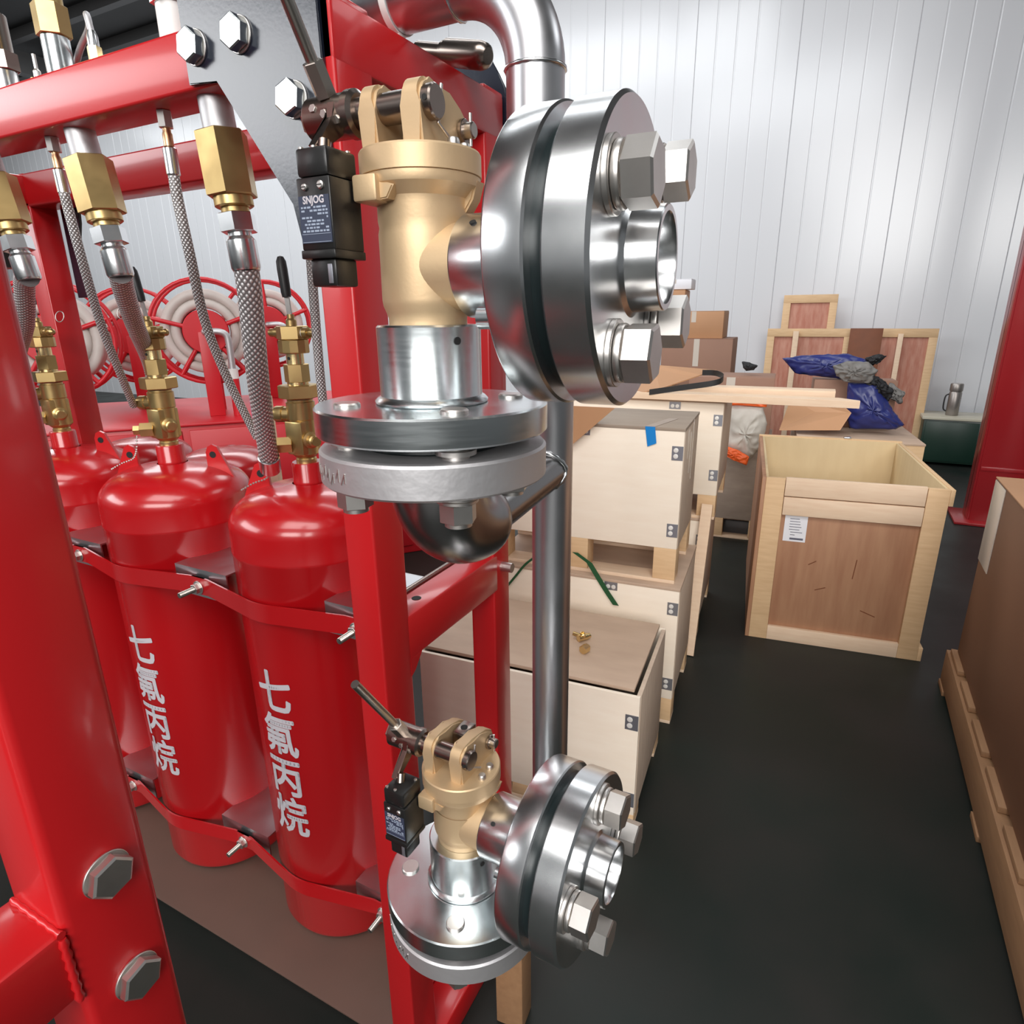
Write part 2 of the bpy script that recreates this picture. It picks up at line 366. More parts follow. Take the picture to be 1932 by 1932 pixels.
# brackets of folded channel between the cylinders
CX = [-1.03, -1.50, -1.975]
CY = 1.0
mids = [-0.795, -1.265, -1.737]
for i, mx_ in enumerate(mids):
    for (z0, z1) in ((0.972, 1.043), (0.232, 0.302)):
        pts = [(0.862, z0), (0.862, z1), (1.05, z1), (1.05, z1 - 0.004), (0.8655, z1 - 0.004), (0.8655, z0)]
        hw = 0.088
        x1 = mx_ + hw if i else -0.70
        link('strap_channel', prism_me('strap_channel', pts, mx_ - hw, x1, ex=(0, 1, 0), ey=(0, 0, 1), en=(1, 0, 0)), 'pipe_steel', rack)
        box('channel_back', (mx_ - hw, 1.05, z0), (x1, 1.055, z1), 'raw_steel', rack, 0.001)

# straps with threaded studs
ord_ = ['nearest the valve column', 'middle', 'farthest to the left']
def strap(i, z0, z1, lvl):
    lab = '%s red band clamped around the %s gas cylinder' % (lvl, ['nearest', 'middle', 'leftmost'][i])
    s = thing('cylinder_strap', lab, 'strap', (CX[i], CY, 0), 0, 'straps around the cylinders')
    rr = 0.1815; th = 0.004; rows = []
    a0, a1 = math.radians(180 + 12), math.radians(360 - 12); n = 40
    inner = []; outer = []
    # ear, tangent, arc, tangent, ear
    yb = 0.857 - CY
    lx = mids[i + 1] - CX[i] if i + 1 < 3 else -0.235
    rx = mids[i] - CX[i]
    # start of the arc where line from the ear is tangent
    def tang(px, py, side):
        d = math.hypot(px, py); al = math.acos(rr / d); be = math.atan2(py, px)
        return be + side * al
    sl = tang(lx + 0.03, yb, 1); sr = tang(rx - 0.03, yb, -1)
    if sl < 0: sl += 2 * PI
    if sr < 0: sr += 2 * PI
    pts = [(lx - 0.022, yb), (lx + 0.03, yb)]
    for k in range(n + 1):
        a = sl + (sr - sl) * k / n; pts.append((rr * math.cos(a), rr * math.sin(a)))
    pts += [(rx - 0.03, yb), (rx + 0.022, yb)]
    v = []; f = []
    for k, p in enumerate(pts):
        q = pts[min(k + 1, len(pts) - 1)]; o_ = pts[max(k - 1, 0)]
        d = Vector((q[0] - o_[0], q[1] - o_[1])).normalized(); nn = Vector((d.y, -d.x)) * th
        v += [(p[0], p[1], z0), (p[0], p[1], z1), (p[0] + nn.x, p[1] + nn.y, z1), (p[0] + nn.x, p[1] + nn.y, z0)]
    for k in range(len(pts) - 1):
        a = 4 * k; b = a + 4
        for j in range(4): f.append((a + j, a + (j + 1) % 4, b + (j + 1) % 4, b + j))
    f += [(0, 3, 2, 1), tuple(len(v) - 4 + j for j in range(4))]
    me = bpy.data.meshes.new('band'); me.from_pydata(v, [], f); finish(me, True, 40)
    link('band', me, 'red_gloss', s)
    zc = (z0 + z1) / 2 - 0.004
    ends = [lx] if i else [lx, rx]
    for x in ends:
        disc('washer', 0.0165, 0, 0.003, 'bolt_steel', s, (x, yb - 0.004, zc), (0, -1, 0), 0.0005, seg=24)
        hexa('nut', 0.0125, 0.003, 0.0145, 'bolt_steel', s, (x, yb - 0.004, zc), (0, -1, 0), 0.2)
        st = []
        for k in range(22): st += [(0.0068, 0.0145 + k * 0.0017), (0.0059, 0.0145 + k * 0.0017 + 0.00085)]
        lathe('stud', [(0, 0)] + [(0.0066, 0.0)] + st + [(0, 0.0145 + 22 * 0.0017)], 'rod_steel', s, (x, yb - 0.004, zc), (0, -1, 0), 16)
    return s
for i in range(3):
    strap(i, 0.984, 1.026, 'upper'); strap(i, 0.240, 0.282, 'lower')

# black bracket plate bolted to the rack
bp = thing('bracket_plate', 'blue-black painted steel plate with three hex bolts on the rack corner', 'bracket')
poly = [(-0.882, 2.10), (-0.880, 1.916), (-0.822, 1.914), (-0.703, 1.748), (-0.694, 1.70), (-0.690, 1.675), (-0.629, 1.675), (-0.632, 2.10)]
prism('plate', poly, 0.712, 0.72, 'plate_paint', bp, bevel=0.0015)
for x, z in ((-0.855, 1.957), (-0.768, 1.957), (-0.682, 1.870)):
    disc('washer', 0.0225, 0, 0.003, 'bolt_steel', bp, (x, 0.712, z), (0, -1, 0), 0.0006, seg=32)
    hexa('bolt_head', 0.0215, 0.003, 0.017, 'zinc', bp, (x, 0.712, z), (0, -1, 0), 0.35, 0.0022)

# second plate at the rear corner, seen past the elbow
rp = thing('bracket_plate', 'dark grey rounded steel plate behind the red end beam under the pipe elbow', 'bracket')
prism('plate', [(-0.76, 1.86), (-0.612, 1.86), (-0.612, 1.975), (-0.617, 1.997), (-0.630, 2.02), (-0.647, 2.047), (-0.667, 2.07), (-0.70, 2.085), (-0.76, 2.088)], 1.180, 1.188, 'plate_paint', rp, bevel=0.0015)

# near left frame, cropped by the picture edge
nf = thing('steel_frame', 'red square steel post with two large hex bolts in the lower left foreground', 'frame')
box('post', (-0.607, 0.177, 0.0), (-0.523, 0.257, 2.2), 'red_paint', nf, 0.009, seg=3)
box('side_beam', (-0.605, -0.35, 1.030), (-0.525, 0.18, 1.104), 'red_paint', nf, 0.006)
box('cross_beam', (-1.4, 0.185, 1.235), (-0.60, 0.25, 1.31), 'red_paint', nf, 0.006)
tube('weld', [(-0.5245, 0.176, 1.028 + 0.006 * k) for k in range(13)], [0.0028 + 0.0016 * (k % 2) for k in range(13)], 'red_paint', nf, 8)
tube('weld', [(-0.60 + 0.007 * k, 0.1755, 1.105) for k in range(12)], [0.0024 + 0.0014 * (k % 2) for k in range(12)], 'red_paint', nf, 8)
for p in ((200, 1647), (257, 1838)):
    q = on(p[0], p[1], 0, -0.523)
    disc('washer', 0.0205, 0, 0.0022, 'bolt_steel', nf, q, (1, 0, 0), 0.0005, seg=36)
    hexa('bolt_head', 0.0195, 0.0022, 0.0125, 'bolt_steel', nf, q, (1, 0, 0), 0.25, 0.0024)
# ------------------------------------------------------------------ gas cylinders
RC = 0.178
def build_cylinder(name, label, full=True, zo=0.0):
    c = thing(name, label, 'gas cylinder', (0, 0, 0), 0, 'gas cylinders in the rack')
    prof = [(0, 0.088), (0.150, 0.088), (0.170, 0.098), (RC, 0.115), (RC, 1.105)]
    prof += [(RC + 0.0012, 1.108), (RC + 0.0012, 1.114), (RC, 1.117), (RC, 1.165)]
    for k in range(1, 13):
        a = PI / 2 * k / 12; prof.append((0.034 + (RC - 0.034) * math.cos(a) ** 0.9 if k < 12 else 0.034, 1.165 + 0.078 * math.sin(a)))
    prof[-1] = (0.036, 1.246)
    if not full: prof = [(r, 0.0 if z < 0.09 else z + zo) for r, z in prof] + [(0.0, 1.250 + zo)]
    lathe('body', prof, 'red_gloss', c, seg=72, ang=30)
    if full: lathe('neck', [(0.033, 1.240), (0.0335, 1.247), (0.0335, 1.252), (0.0325, 1.254), (0.0325, 1.290), (0.031, 1.293), (0, 1.293)], 'red_gloss', c, seg=40)
    return c
def lug(c, ang, r0=0.100):
    ca, sa = math.cos(ang), math.sin(ang)
    # plate standing radially on the dome
    poly = [(r0 - 0.012, 1.195), (r0 - 0.012, 1.272), (r0 - 0.006, 1.286), (r0 + 0.006, 1.292), (r0 + 0.018, 1.286), (r0 + 0.024, 1.272), (r0 + 0.058, 1.195)]
    l = prism('lifting_lug', poly, -0.005, 0.005, 'red_paint', c, ex=(ca, sa, 0), ey=(0, 0, 1), en=(-sa, ca, 0), bevel=0.001)
    tube('lug_hole', [Vector((ca * (r0 + 0.006), sa * (r0 + 0.006), 1.266)) + Vector((-sa, ca, 0)) * s for s in (-0.0056, 0.0056)], 0.0085, 'hole_dark', l, 14)
def cyl_valve(c, lever_lean, ring):
    v = lathe('valve_body', [(0, 1.293), (0.022, 1.293), (0.022, 1.300), (0.020, 1.303), (0.0285, 1.312), (0.0285, 1.386), (0.0300, 1.388), (0.0300, 1.4245), (0.027, 1.4255), (0.027, 1.43), (0, 1.43)], 'brass', c, seg=40, ang=30)
    box('valve_block', (-0.024, -0.030, 1.312), (0.024, 0.024, 1.385), 'brass', v, 0.004)
    hexa('union_nut', 0.0425, 1.4328, 1.461, 'brass', c, rot=0.3, cham=0.003)
    hexa('bonnet', 0.0262, 1.466, 1.504, 'brass', c, rot=0.1, cham=0.002)
    lathe('spindle_neck', [(0, 1.455), (0.022, 1.455), (0.022, 1.466), (0.018, 1.503), (0.018, 1.527), (0, 1.527)], 'brass_light', c, seg=32)
    tube('neck_vent', [(0, -0.017, 1.516), (0, -0.0188, 1.516)], 0.0035, 'hole_dark', c, 10)
    lathe('knurled_nut', [(0, 1.526), (0.0300, 1.526), (0.0315, 1.528), (0.0315, 1.552), (0.029, 1.554), (0, 1.554)], 'brass', c, seg=12, ang=20)
    h = hexa('actuator', 0.0330, 1.554, 1.581, 'brass', c, rot=0.05, cham=0.002)
    lathe('actuator_stem', [(0, 1.580), (0.011, 1.580), (0.011, 1.592), (0.0075, 1.596), (0.0075, 1.604), (0, 1.604)], 'brass', h, seg=20)
    # side nipples
    for s in (-1, 1):
        n = lathe('side_fitting', [(0, 0.028), (0.0085, 0.028), (0.0085, 0.034), (0.0115, 0.034), (0.0115, 0.046), (0.007, 0.047), (0.0085, 0.050), (0.0085, 0.062), (0.004, 0.068), (0, 0.068)], 'brass', c, (0, 0, 1.567), (s, 0, 0), 18)
        disc('seal', 0.0095, 0.030, 0.0345, 'white_plastic', n, (0, 0, 1.567), (s, 0, 0), 0.0004, seg=18)
    # lever with black grip
    b = Vector((-0.004, 0.002, 1.602)); d = Vector(lever_lean).normalized(); x = d.cross(Vector((0, 1, 0))).normalized()
    lv = link('lever', prism_me('lever', [(-0.006, 0), (0.006, 0), (0.0065, 0.05), (-0.0065, 0.05)], -0.0015, 0.0015, o=b, ex=x, ey=d, en=x.cross(d)), 'bolt_steel', c)
    lathe('grip', [(0, 0.036), (0.0088, 0.036), (0.0100, 0.045), (0.0105, 0.09), (0.0098, 0.105), (0.006, 0.1135), (0, 0.116)], 'black_rubber', lv, b, d, 18)
    # left port with cap, bottom outlet plug, right port
    lathe('side_port', [(0, 0.02), (0.015, 0.02), (0.015, 0.034), (0.0175, 0.036), (0.0175, 0.052), (0.016, 0.055), (0, 0.055)], 'brass', c, (0, -0.006, 1.398), Vector((-0.94, -0.30, 0)), 24)
    p = hexa('outlet_plug', 0.019, 0.02, 0.052, 'brass', c, (0, -0.008, 1.333), Vector((-0.75, -0.66, 0)), 0.2, 0.002)
    hexa('plug_head', 0.0125, 0.052, 0.068, 'brass', p, (0, -0.008, 1.333), Vector((-0.75, -0.66, 0)), 0.1, 0.0015)
    lathe('side_port', [(0, 0.02), (0.018, 0.02), (0.018, 0.036), (0.013, 0.038), (0.013, 0.052), (0.010, 0.054), (0.010, 0.062), (0, 0.062)], 'brass', c, (0, 0.0, 1.345), Vector((0.93, -0.35, 0)), 24)
    # small bead chain hanging from the plug
    pts = smooth_path([(-0.048, -0.050, 1.318), (-0.052, -0.055, 1.285), (-0.062, -0.062, 1.262), (-0.09, -0.075, 1.250), (-0.112, -0.09, 1.236)], 10)
    bm = bmesh.new()
    for k in range(0, len(pts), 2):
        bmesh.ops.create_icosphere(bm, subdivisions=1, radius=0.0028, matrix=Matrix.Translation(pts[k]))
    link('bead_chain', from_bm('bead_chain', bm), 'bolt_steel', c)
    # pull ring of the safety pin
    if ring:
        rp_ = Vector(ring); u1 = Vector((0.75, 0.3, 0.3)).normalized(); u2 = Vector((-0.25, 0.1, 0.9)).normalized()
        tube('pin_ring', [rp_ + u1 * (0.0135 * math.cos(a)) + u2 * (0.0135 * math.sin(a)) for a in [2 * PI * k / 24 for k in range(24)]], 0.0012, 'bolt_steel', c, 8, closed=True)
def letters(c):
    me = text_me('lettering', '七\n氟\n丙\n烷', 0.098)
    bm = bmesh.new()
    for ox, oy in ((0, 0), (1, 0), (-1, 0), (0, 1), (0, -1), (.7, .7), (-.7, .7), (.7, -.7), (-.7, -.7)):
        n0 = len(bm.verts); bm.from_mesh(me); bm.verts.ensure_lookup_table()
        for v in bm.verts[n0:]: v.co.x += ox * 0.0021; v.co.y += oy * 0.0021
    xs = [v.co.x for v in bm.verts]; ys = [v.co.y for v in bm.verts]
    cx, cy = (min(xs) + max(xs)) / 2, (min(ys) + max(ys)) / 2; sx = 0.098 / (max(xs) - min(xs)); sy = 0.445 / (max(ys) - min(ys))
    bmesh.ops.triangulate(bm, faces=bm.faces)
    for _ in range(3):
        le = [e for e in bm.edges if e.calc_length() * sx > 0.011]
        if le: bmesh.ops.subdivide_edges(bm, edges=le, cuts=1, use_grid_fill=False); bmesh.ops.triangulate(bm, faces=bm.faces)
    for v in bm.verts:
        x = (v.co.x - cx) * sx; z = 0.640 + (v.co.y - cy) * sy
        a = -PI / 2 + x / RC + 0.02
        v.co = ((RC + 0.0009) * math.cos(a), (RC + 0.0009) * math.sin(a), z)
    me2 = bpy.data.meshes.new('lettering'); bm.to_mesh(me2); bm.free(); me2.update()
    link('lettering', me2, 'white_print', c)
labs = ['red gas cylinder nearest the steel valves, with white stencilled characters',
        'middle red gas cylinder of the front row, with white stencilled characters',
        'leftmost red gas cylinder, partly hidden behind the foreground red post']
leans = [(-0.07, 0, 1), (-0.12, -0.05, 1), (-0.05, 0.0, 1)]
rings = [None, (-0.060, -0.02, 1.612), (0.075, 0.02, 1.606)]
for i in range(3):
    c = build_cylinder('gas_cylinder', labs[i]); c.location = (CX[i], CY, 0)
    lug(c, math.radians(205)); lug(c, math.radians(25 if i else 15), 0.105); cyl_valve(c, leans[i], rings[i]); letters(c)
# second row behind, only domes visible
for k, (x, lab) in enumerate(((-1.975, 'plain red cylinder dome of the back row between the two lettered cylinders'), (-2.45, 'plain red cylinder dome of the back row behind the leftmost cylinder'))):
    c = build_cylinder('gas_cylinder', lab, False, -0.10); c.location = (x, 1.52, 0); c['group'] = 'gas cylinders of the back row'
# ------------------------------------------------------------------ selector valves (angle valves with two flange pairs)
RF = 0.0945
def selector_valve(ZC, dz, off_in, off_out):
    T = lambda z: z + dz if z > 0.115 else z
    t = thing('selector_valve', '', 'valve', (0, 0, 0), 0, 'selector valves')
    # inlet flange pair (horizontal)
    fi = lathe('inlet_flange', [(0.028, -0.0226), (RF - 0.0015, -0.0226), (RF, -0.021), (RF, -0.0015), (RF - 0.0015, 0.0), (0.044, 0.0), (0.0425, 0.002), (0.0412, 0.005), (0.0412, 0.0590), (0.0398, 0.0605), (0.031, 0.0605), (0.031, 0.03), (0.028, 0.03)], 'zinc', t, seg=96, closed=True)
    tube('pin_hole', [(0.0362, -0.0190, 0.049), (0.0370, -0.0194, 0.049)], 0.003, 'hole_dark', fi, 12)
    lathe('weld_bead', [(0.0408, 0.0005), (0.0455, 0.0008), (0.0460, 0.0022), (0.0435, 0.0050), (0.0410, 0.0062)], 'zinc', fi, seg=60)
    disc('gasket', 0.060, -0.0335, -0.0224, 'gasket', t, seg=64)
    fc = disc('counter_flange', RF - 0.001, -0.060, -0.0332, 'raw_steel', t, seg=96, bev=0.002)
    # stamped marks on the counter flange rim
    bm = bmesh.new()
    for k in range(12):
        a = math.radians(205 + k * 4.6); zc = -0.047 + 0.002 * ((k * 5) % 3 - 1)
        for j in range(2):
            aa = a + j * 0.022; h = 0.003 + 0.002 * ((k + j) % 2)
            mt = Matrix.Translation((math.cos(aa) * (RF - 0.001), math.sin(aa) * (RF - 0.001), zc)) @ Matrix.Rotation(aa, 4, 'Z') @ Matrix.Rotation(0.5 * ((k * 3 + j) % 3 - 1), 4, 'X')
            bm_box(bm, (-0.0005, -0.0005, -h), (0.0006, 0.0005, h), mt)
    link('stamped_marks', from_bm('stamped_marks', bm, False), 'bolt_steel', fc)
    for k in range(4):
        a = math.radians(off_in + 90 * k); p = Vector((0.0685 * math.cos(a), 0.0685 * math.sin(a), 0))
        b = lathe('flange_bolt', [(0, 0.0030), (0.0095, 0.0030), (0.0105, 0.0018), (0.0105, -0.086), (0, -0.086)], 'bolt_steel', t, p, seg=28)
        lathe('spring_washer', [(0.0115, -0.026), (0.0155, -0.0265), (0.0155, -0.030), (0.0115, -0.0305)], 'bolt_steel', b, p, seg=28)
        disc('washer', 0.0175, -0.0635, -0.060, 'bolt_steel', b, p, seg=32, bev=0.0005)
        disc('washer', 0.0160, -0.0670, -0.0640, 'bolt_steel', b, p, seg=32, bev=0.0005)
        hexa('nut', 0.0145, -0.0825, -0.0670, 'bolt_steel', b, p, rot=0.3 + k, cham=0.0013)
    # brass body
    bd = lathe('body', [(r, T(z)) for r, z in [(0, 0.04), (0.0307, 0.04), (0.0307, 0.0655), (0.0318, 0.0690), (0.0340, 0.0745), (0.0346, 0.079), (0.0342, 0.110), (0.0342, 0.1255), (0.0332, 0.1300), (0.0340, 0.1345), (0.0338, 0.145), (0.0345, 0.149), (0.0400, 0.1540), (0.0432, 0.1565), (0.0440, 0.159), (0.0440, 0.1630), (0.0435, 0.1634)]], 'cast_brass', t, seg=80, ang=28)
    lathe('bonnet', [(r, T(z)) for r, z in [(0.0432, 0.1634), (0.0448, 0.1637), (0.0447, 0.1785), (0.0437, 0.1800), (0.040, 0.1803), (0, 0.1803)]], 'cast_brass', t, seg=80, ang=28)
    lathe('outlet_boss', [(0.0, 0.004), (0.0312, 0.004), (0.0315, 0.0405), (0.0, 0.0405)], 'cast_brass', bd, (0, 0, ZC), (1, 0, 0), 64, ang=40)
    box('mounting_block', (-0.0278, -0.0475, T(0.1440)), (-0.0075, -0.020, T(0.1615)), 'cast_brass', bd, 0.002)
    prism('block_web', [(-0.010, T(0.145)), (-0.010, T(0.158)), (0.004, T(0.154)), (-0.002, T(0.1455))], -0.043, -0.025, 'cast_brass', bd, bevel=0.001)
    prism('side_rib', [(0.016, T(0.132)), (0.016, T(0.160)), (0.044, T(0.160)), (0.040, T(0.148)), (0.034, T(0.140))], 0.004, 0.018, 'cast_brass', bd, bevel=0.0015)
    # clevis plates on the bonnet
    prof = [(-0.0300, 0.176), (-0.0305, 0.2035)] + [(-0.0185 + 0.012 * math.cos(a), 0.2095 + 0.0125 * math.sin(a)) for a in [math.radians(q) for q in range(175, 80, -15)]]
    prof += [(-0.004, 0.2220), (0.010, 0.2192), (0.026, 0.2150), (0.037, 0.2075), (0.0415, 0.1960), (0.0420, 0.176)]
    prof = [(v_, T(z_)) for v_, z_ in prof]
    for u0, u1 in ((-0.0304, -0.0160), (0.0048, 0.0210)):
        prism('clevis_plate', prof, u0, u1, 'cast_brass', t, ex=(0, 1, 0), ey=(0, 0, 1), en=(1, 0, 0), bevel=0.0025)
    bl = box('latch_block', (-0.0140, 0.004, T(0.181)), (0.0030, 0.030, T(0.215)), 'dark_steel', t, 0.002)
    tube('latch_hole', [(-0.0055, 0.017, T(0.2145)), (-0.0055, 0.017, T(0.2156))], 0.0042, 'hole_dark', bl, 16)
    box('bonnet_stud', (-0.004, -0.016, T(0.178)), (0.003, -0.009, T(0.190)), 'cast_brass', t, 0.0008)
    # shaft with hub, lever and counterweight bolt
    sv, sz = -0.0185, T(0.2065)
    lathe('shaft', [(0, -0.036), (0.0102, -0.036), (0.0102, 0.0215), (0.0, 0.0215)], 'dark_steel', t, (0, sv, sz), (1, 0, 0), 28)
    kn = lathe('shaft_end', [(0.0, 0.0205), (0.0112, 0.0205), (0.0112, 0.0262), (0.0102, 0.0275), (0, 0.0275)], 'dark_steel', t, (0, sv, sz), (1, 0, 0), 28)
    tube('cross_hole', [(0.0240, sv - 0.0108, sz), (0.0240, sv - 0.0116, sz)], 0.0020, 'hole_dark', kn, 10)
    hb = lathe('lever_hub', [(0, -0.0800), (0.0135, -0.0800), (0.0148, -0.0785), (0.0148, -0.0450), (0.0160, -0.044), (0.0160, -0.0385), (0.0130, -0.036), (0, -0.036)], 'dark_steel', t, (0, sv, sz), (1, 0, 0), 32)
    hexa('hub_bolt', 0.0100, 0.0800, 0.0850, 'rod_steel', hb, (0, sv, sz), (-1, 0, 0), 0.2, 0.001)
    d = Vector((0, -0.55, 0.835)).normalized(); b0 = Vector((-0.060, sv, sz))
    lv = tube('lever_rod', [b0 + d * 0.012, b0 + d * 0.134], 0.0045, 'rod_steel', t, 16)
    hexa('lock_nut', 0.0078, 0.014, 0.036, 'rod_steel', lv, b0, d, 0.3, 0.0008)
    for k in range(3): hexa('set_screw', 0.0030, 0.0135, 0.0160, 'bolt_steel', hb, (-0.048 - 0.010 * k, sv, sz), Vector((0, -0.8, -0.3 + 0.25 * k)).normalized(), 0.1)
    prism('drive_link', [(-0.012, 0.010), (0.010, 0.012), (0.0115, 0.0), (-0.028, -0.024), (-0.036, -0.022), (-0.0145, 0.0)], -0.056, -0.048, 'dark_steel', hb, o=(0, sv - 0.002, sz - 0.004), ex=(0, 1, 0), ey=(0, 0, 1), en=(1, 0, 0), bevel=0.001)
    # second pin at the back of the right plate, split pins
    p2 = lathe('rear_pin', [(0, 0.0), (0.0058, 0.0), (0.0058, 0.0305), (0.0048, 0.0315), (0, 0.0315)], 'rod_steel', t, (0.0, 0.0270, T(0.1985)), (1, 0, 0), 18)
    disc('pin_collar', 0.0085, 0.0212, 0.0245, 'dark_steel', p2, (0.0, 0.0270, T(0.1985)), (1, 0, 0), 0.0005, seg=20)
    tube('split_pin', [(0.0280, 0.0270, T(0.188)), (0.0280, 0.0270, T(0.2100))], 0.0013, 'bolt_steel', p2, 8)
    tube('split_pin', [(0.0250, sv + 0.010, sz + 0.013), (0.0250, sv + 0.004, sz - 0.012), (0.0275, sv + 0.016, sz - 0.020)], 0.0013, 'bolt_steel', kn, 8)
    for (u, v) in ((0.033, 0.008), (0.012, 0.0385), (-0.030, 0.022), (0.034, -0.010)):
        lathe('cover_screw', [(0.0044, T(0.1795)), (0.0044, T(0.1840)), (0.0034, T(0.1855)), (0, T(0.1855))], 'bolt_steel', t, (u, v, 0), seg=16)
    # outlet side: collar, flange pair, gasket, stub
    fo = lathe('outlet_flange', [(0.030, 0.040), (0.0355, 0.040), (0.0362, 0.0412), (0.0362, 0.0970), (RF + 0.0005, 0.0970), (RF + 0.0015, 0.0985), (RF + 0.0015, 0.1222), (RF, 0.1237), (0.030, 0.1237)], 'machined', t, (0, 0, ZC), (1, 0, 0), 96, closed=True)
    tube('pin_hole', [(0.055, -0.0240, ZC + 0.0268), (0.055, -0.0246, ZC + 0.0276)], 0.0024, 'hole_dark', fo, 12)
    lathe('lock_ear', [(0, 0), (0.008, 0), (0.008, 0.030), (0.007, 0.031), (0, 0.031)], 'zinc', fo, (0.060, -0.026, ZC - 0.036), (1, 0, 0), 20)
    lathe('gasket', [(0.030, 0.1234), (0.085, 0.1234), (0.085, 0.1345), (0.030, 0.1345)], 'gasket', t, (0, 0, ZC), (1, 0, 0), 64, closed=True)
    fo2 = lathe('outlet_counter_flange', [(0.0270, 0.1342), (RF + 0.0003, 0.1342), (RF + 0.0018, 0.1357), (RF + 0.0018, 0.1605), (RF - 0.0005, 0.1630), (0.037, 0.1630), (0.0338, 0.1655), (0.0328, 0.1850), (0.0320, 0.1858), (0.0285, 0.1858), (0.0270, 0.183)], 'machined', t, (0, 0, ZC), (1, 0, 0), 96, closed=True)
    disc('bore_plug', 0.0275, 0.140, 0.142, 'hole_dark', fo2, (0, 0, ZC), (1, 0, 0), 0.0002, seg=40)
    me_b = lathe_me('outlet_bolt', [(0, 0.094), (0.0118, 0.094), (0.0118, 0.163), (0.0, 0.163)], (0, 0, 0), (1, 0, 0), 28)
    me_w = lathe_me('washer', [(0.0118, 0.163), (0.0208, 0.163), (0.0213, 0.1635), (0.0213, 0.1662), (0.0208, 0.1667), (0.0118, 0.1667)], (0, 0, 0), (1, 0, 0), 36)
    me_w2 = lathe_me('spring_washer', [(0.0118, 0.1672), (0.0180, 0.1672), (0.0185, 0.168), (0.0185, 0.1705), (0.0180, 0.1715), (0.0118, 0.1715)], (0, 0, 0), (1, 0, 0), 36)
    me_n = hex_me('nut', 0.0192, 0.1715, 0.1905, (0, 0, 0), (1, 0, 0), 0.0, 0.0022)
    me_n2 = hex_me('back_nut', 0.0200, 0.0830, 0.0965, (0, 0, 0), (1, 0, 0), 0.2, 0.002)
    for k in range(4):
        a = math.radians(off_out + 90 * k)
        b = link('outlet_bolt', me_b, 'bolt_steel', t, (0, 0.071 * math.cos(a), ZC + 0.071 * math.sin(a)))
        for nm, me in (('washer', me_w), ('spring_washer', me_w2), ('nut', me_n)):
            o = link(nm, me, 'bolt_steel', b)
            o.rotation_euler = (0.5 + k * 0.35 if nm == 'nut' else 0, 0, 0)
    return t
up = selector_valve(0.1014, 0.0, -45, 55)
up.location = (-0.296, 0.431, 1.532); up.rotation_euler = (0, 0, 0.042)
up['label'] = 'large upper brass angle valve with two bolted steel flange pairs'
lo = selector_valve(0.0910, -0.021, -67, 78)
lo.location = (-0.3283, 0.500, 0.953); lo.rotation_euler = (0, 0, -0.0247)
lo['label'] = 'lower brass angle valve with steel flanges, above the dark floor'

# limit switches clamped beside the valves
def limit_switch():
    t = thing('limit_switch', '', 'switch', (0, 0, 0), 0, 'limit switches')
    X0, X1, F, B = -0.0575, -0.0285, -0.0700, -0.0370
    hs = box('housing', (X0, F, 0.112), (X1, B, 0.158), 'black_plastic', t, 0.0012)
    box('switch_head', (X0 + 0.001, F + 0.0005, 0.1582), (X1 - 0.001, B - 0.0005, 0.1765), 'black_plastic', t, 0.0025)
    box('end_cap', (X0 - 0.0008, F - 0.0008, 0.1065), (X1 + 0.0004, B + 0.0006, 0.1122), 'black_plastic', t, 0.0008)
    g = box('cable_gland', (X0 + 0.003, F + 0.003, 0.0880), (X1 - 0.003, B - 0.006, 0.1067), 'black_plastic', t, 0.0018)
    box('gland_mark', (X1 - 0.0100, F + 0.0022, 0.0900), (X1 - 0.0060, F + 0.0031, 0.1030), 'clip_steel', g, 0.0003)
    for (x, z, r) in ((X0 + 0.0075, 0.1520, 0.0023), (X1 - 0.0075, 0.1525, 0.0028)):
        s = lathe('screw', [(r, 0), (r, 0.0012), (r * 0.7, 0.002), (0, 0.002)], 'bolt_steel', t, (x, F + 0.0002, z), (0, -1, 0), 16)
        box('screw_slot', (x - r * 0.8, F - 0.0020, z - 0.0003), (x + r * 0.8, F - 0.0017, z + 0.0003), 'hole_dark', s, 0)
    for (x, y) in ((X0 + 0.004, F + 0.004), (X0 + 0.015, F + 0.004), (X1 - 0.004, B - 0.006), (X0 + 0.004, B - 0.006)):
        lathe('head_screw', [(0.0019, 0), (0.0019, 0.0011), (0, 0.0018)], 'bolt_steel', t, (x, y, 0.1762), (0, 0, 1), 12)
    lb = box('label', (X0 + 0.0012, F - 0.0006, 0.1165), (X1 - 0.0012, F + 0.0004, 0.1465), 'label_blue', t, 0)
    tm = text_me('label_text', 'SNJOG', 0.0066, bold=0.00022)
    for v in tm.vertices: v.co = (v.co.x * 0.92 + (X0 + X1) / 2, F - 0.0008, v.co.y + 0.1436)
    link('label_text', tm, 'white_print', lb)
    bm = bmesh.new(); rnd = random.Random(3)
    for r in range(8):
        z = 0.1392 - r * 0.00215; x = X0 + 0.003
        while x < X1 - 0.004:
            w = rnd.uniform(0.001, 0.004)
            if rnd.random() < 0.78: bm_box(bm, (x, F - 0.00075, z - 0.0006), (min(x + w, X1 - 0.003), F - 0.0006, z + 0.0006))
            x += w + 0.0008
    bm_box(bm, (X0 + 0.002, F - 0.00075, 0.1222), (X1 - 0.002, F - 0.0006, 0.1225)); bm_box(bm, (X0 + 0.002, F - 0.00075, 0.1170), (X1 - 0.002, F - 0.0006, 0.1173))
    link('fine_print', from_bm('fine_print', bm, False), 'label_grey', lb)
    tube('roller_arm', [(-0.046, -0.052, 0.175), (-0.048, -0.048, 0.1835)], 0.0050, 'dark_steel', t, 12)
    return t
sw = limit_switch(); sw.location = up.location; sw.rotation_euler = up.rotation_euler
sw['label'] = 'black limit switch with printed label beside the upper brass valve'
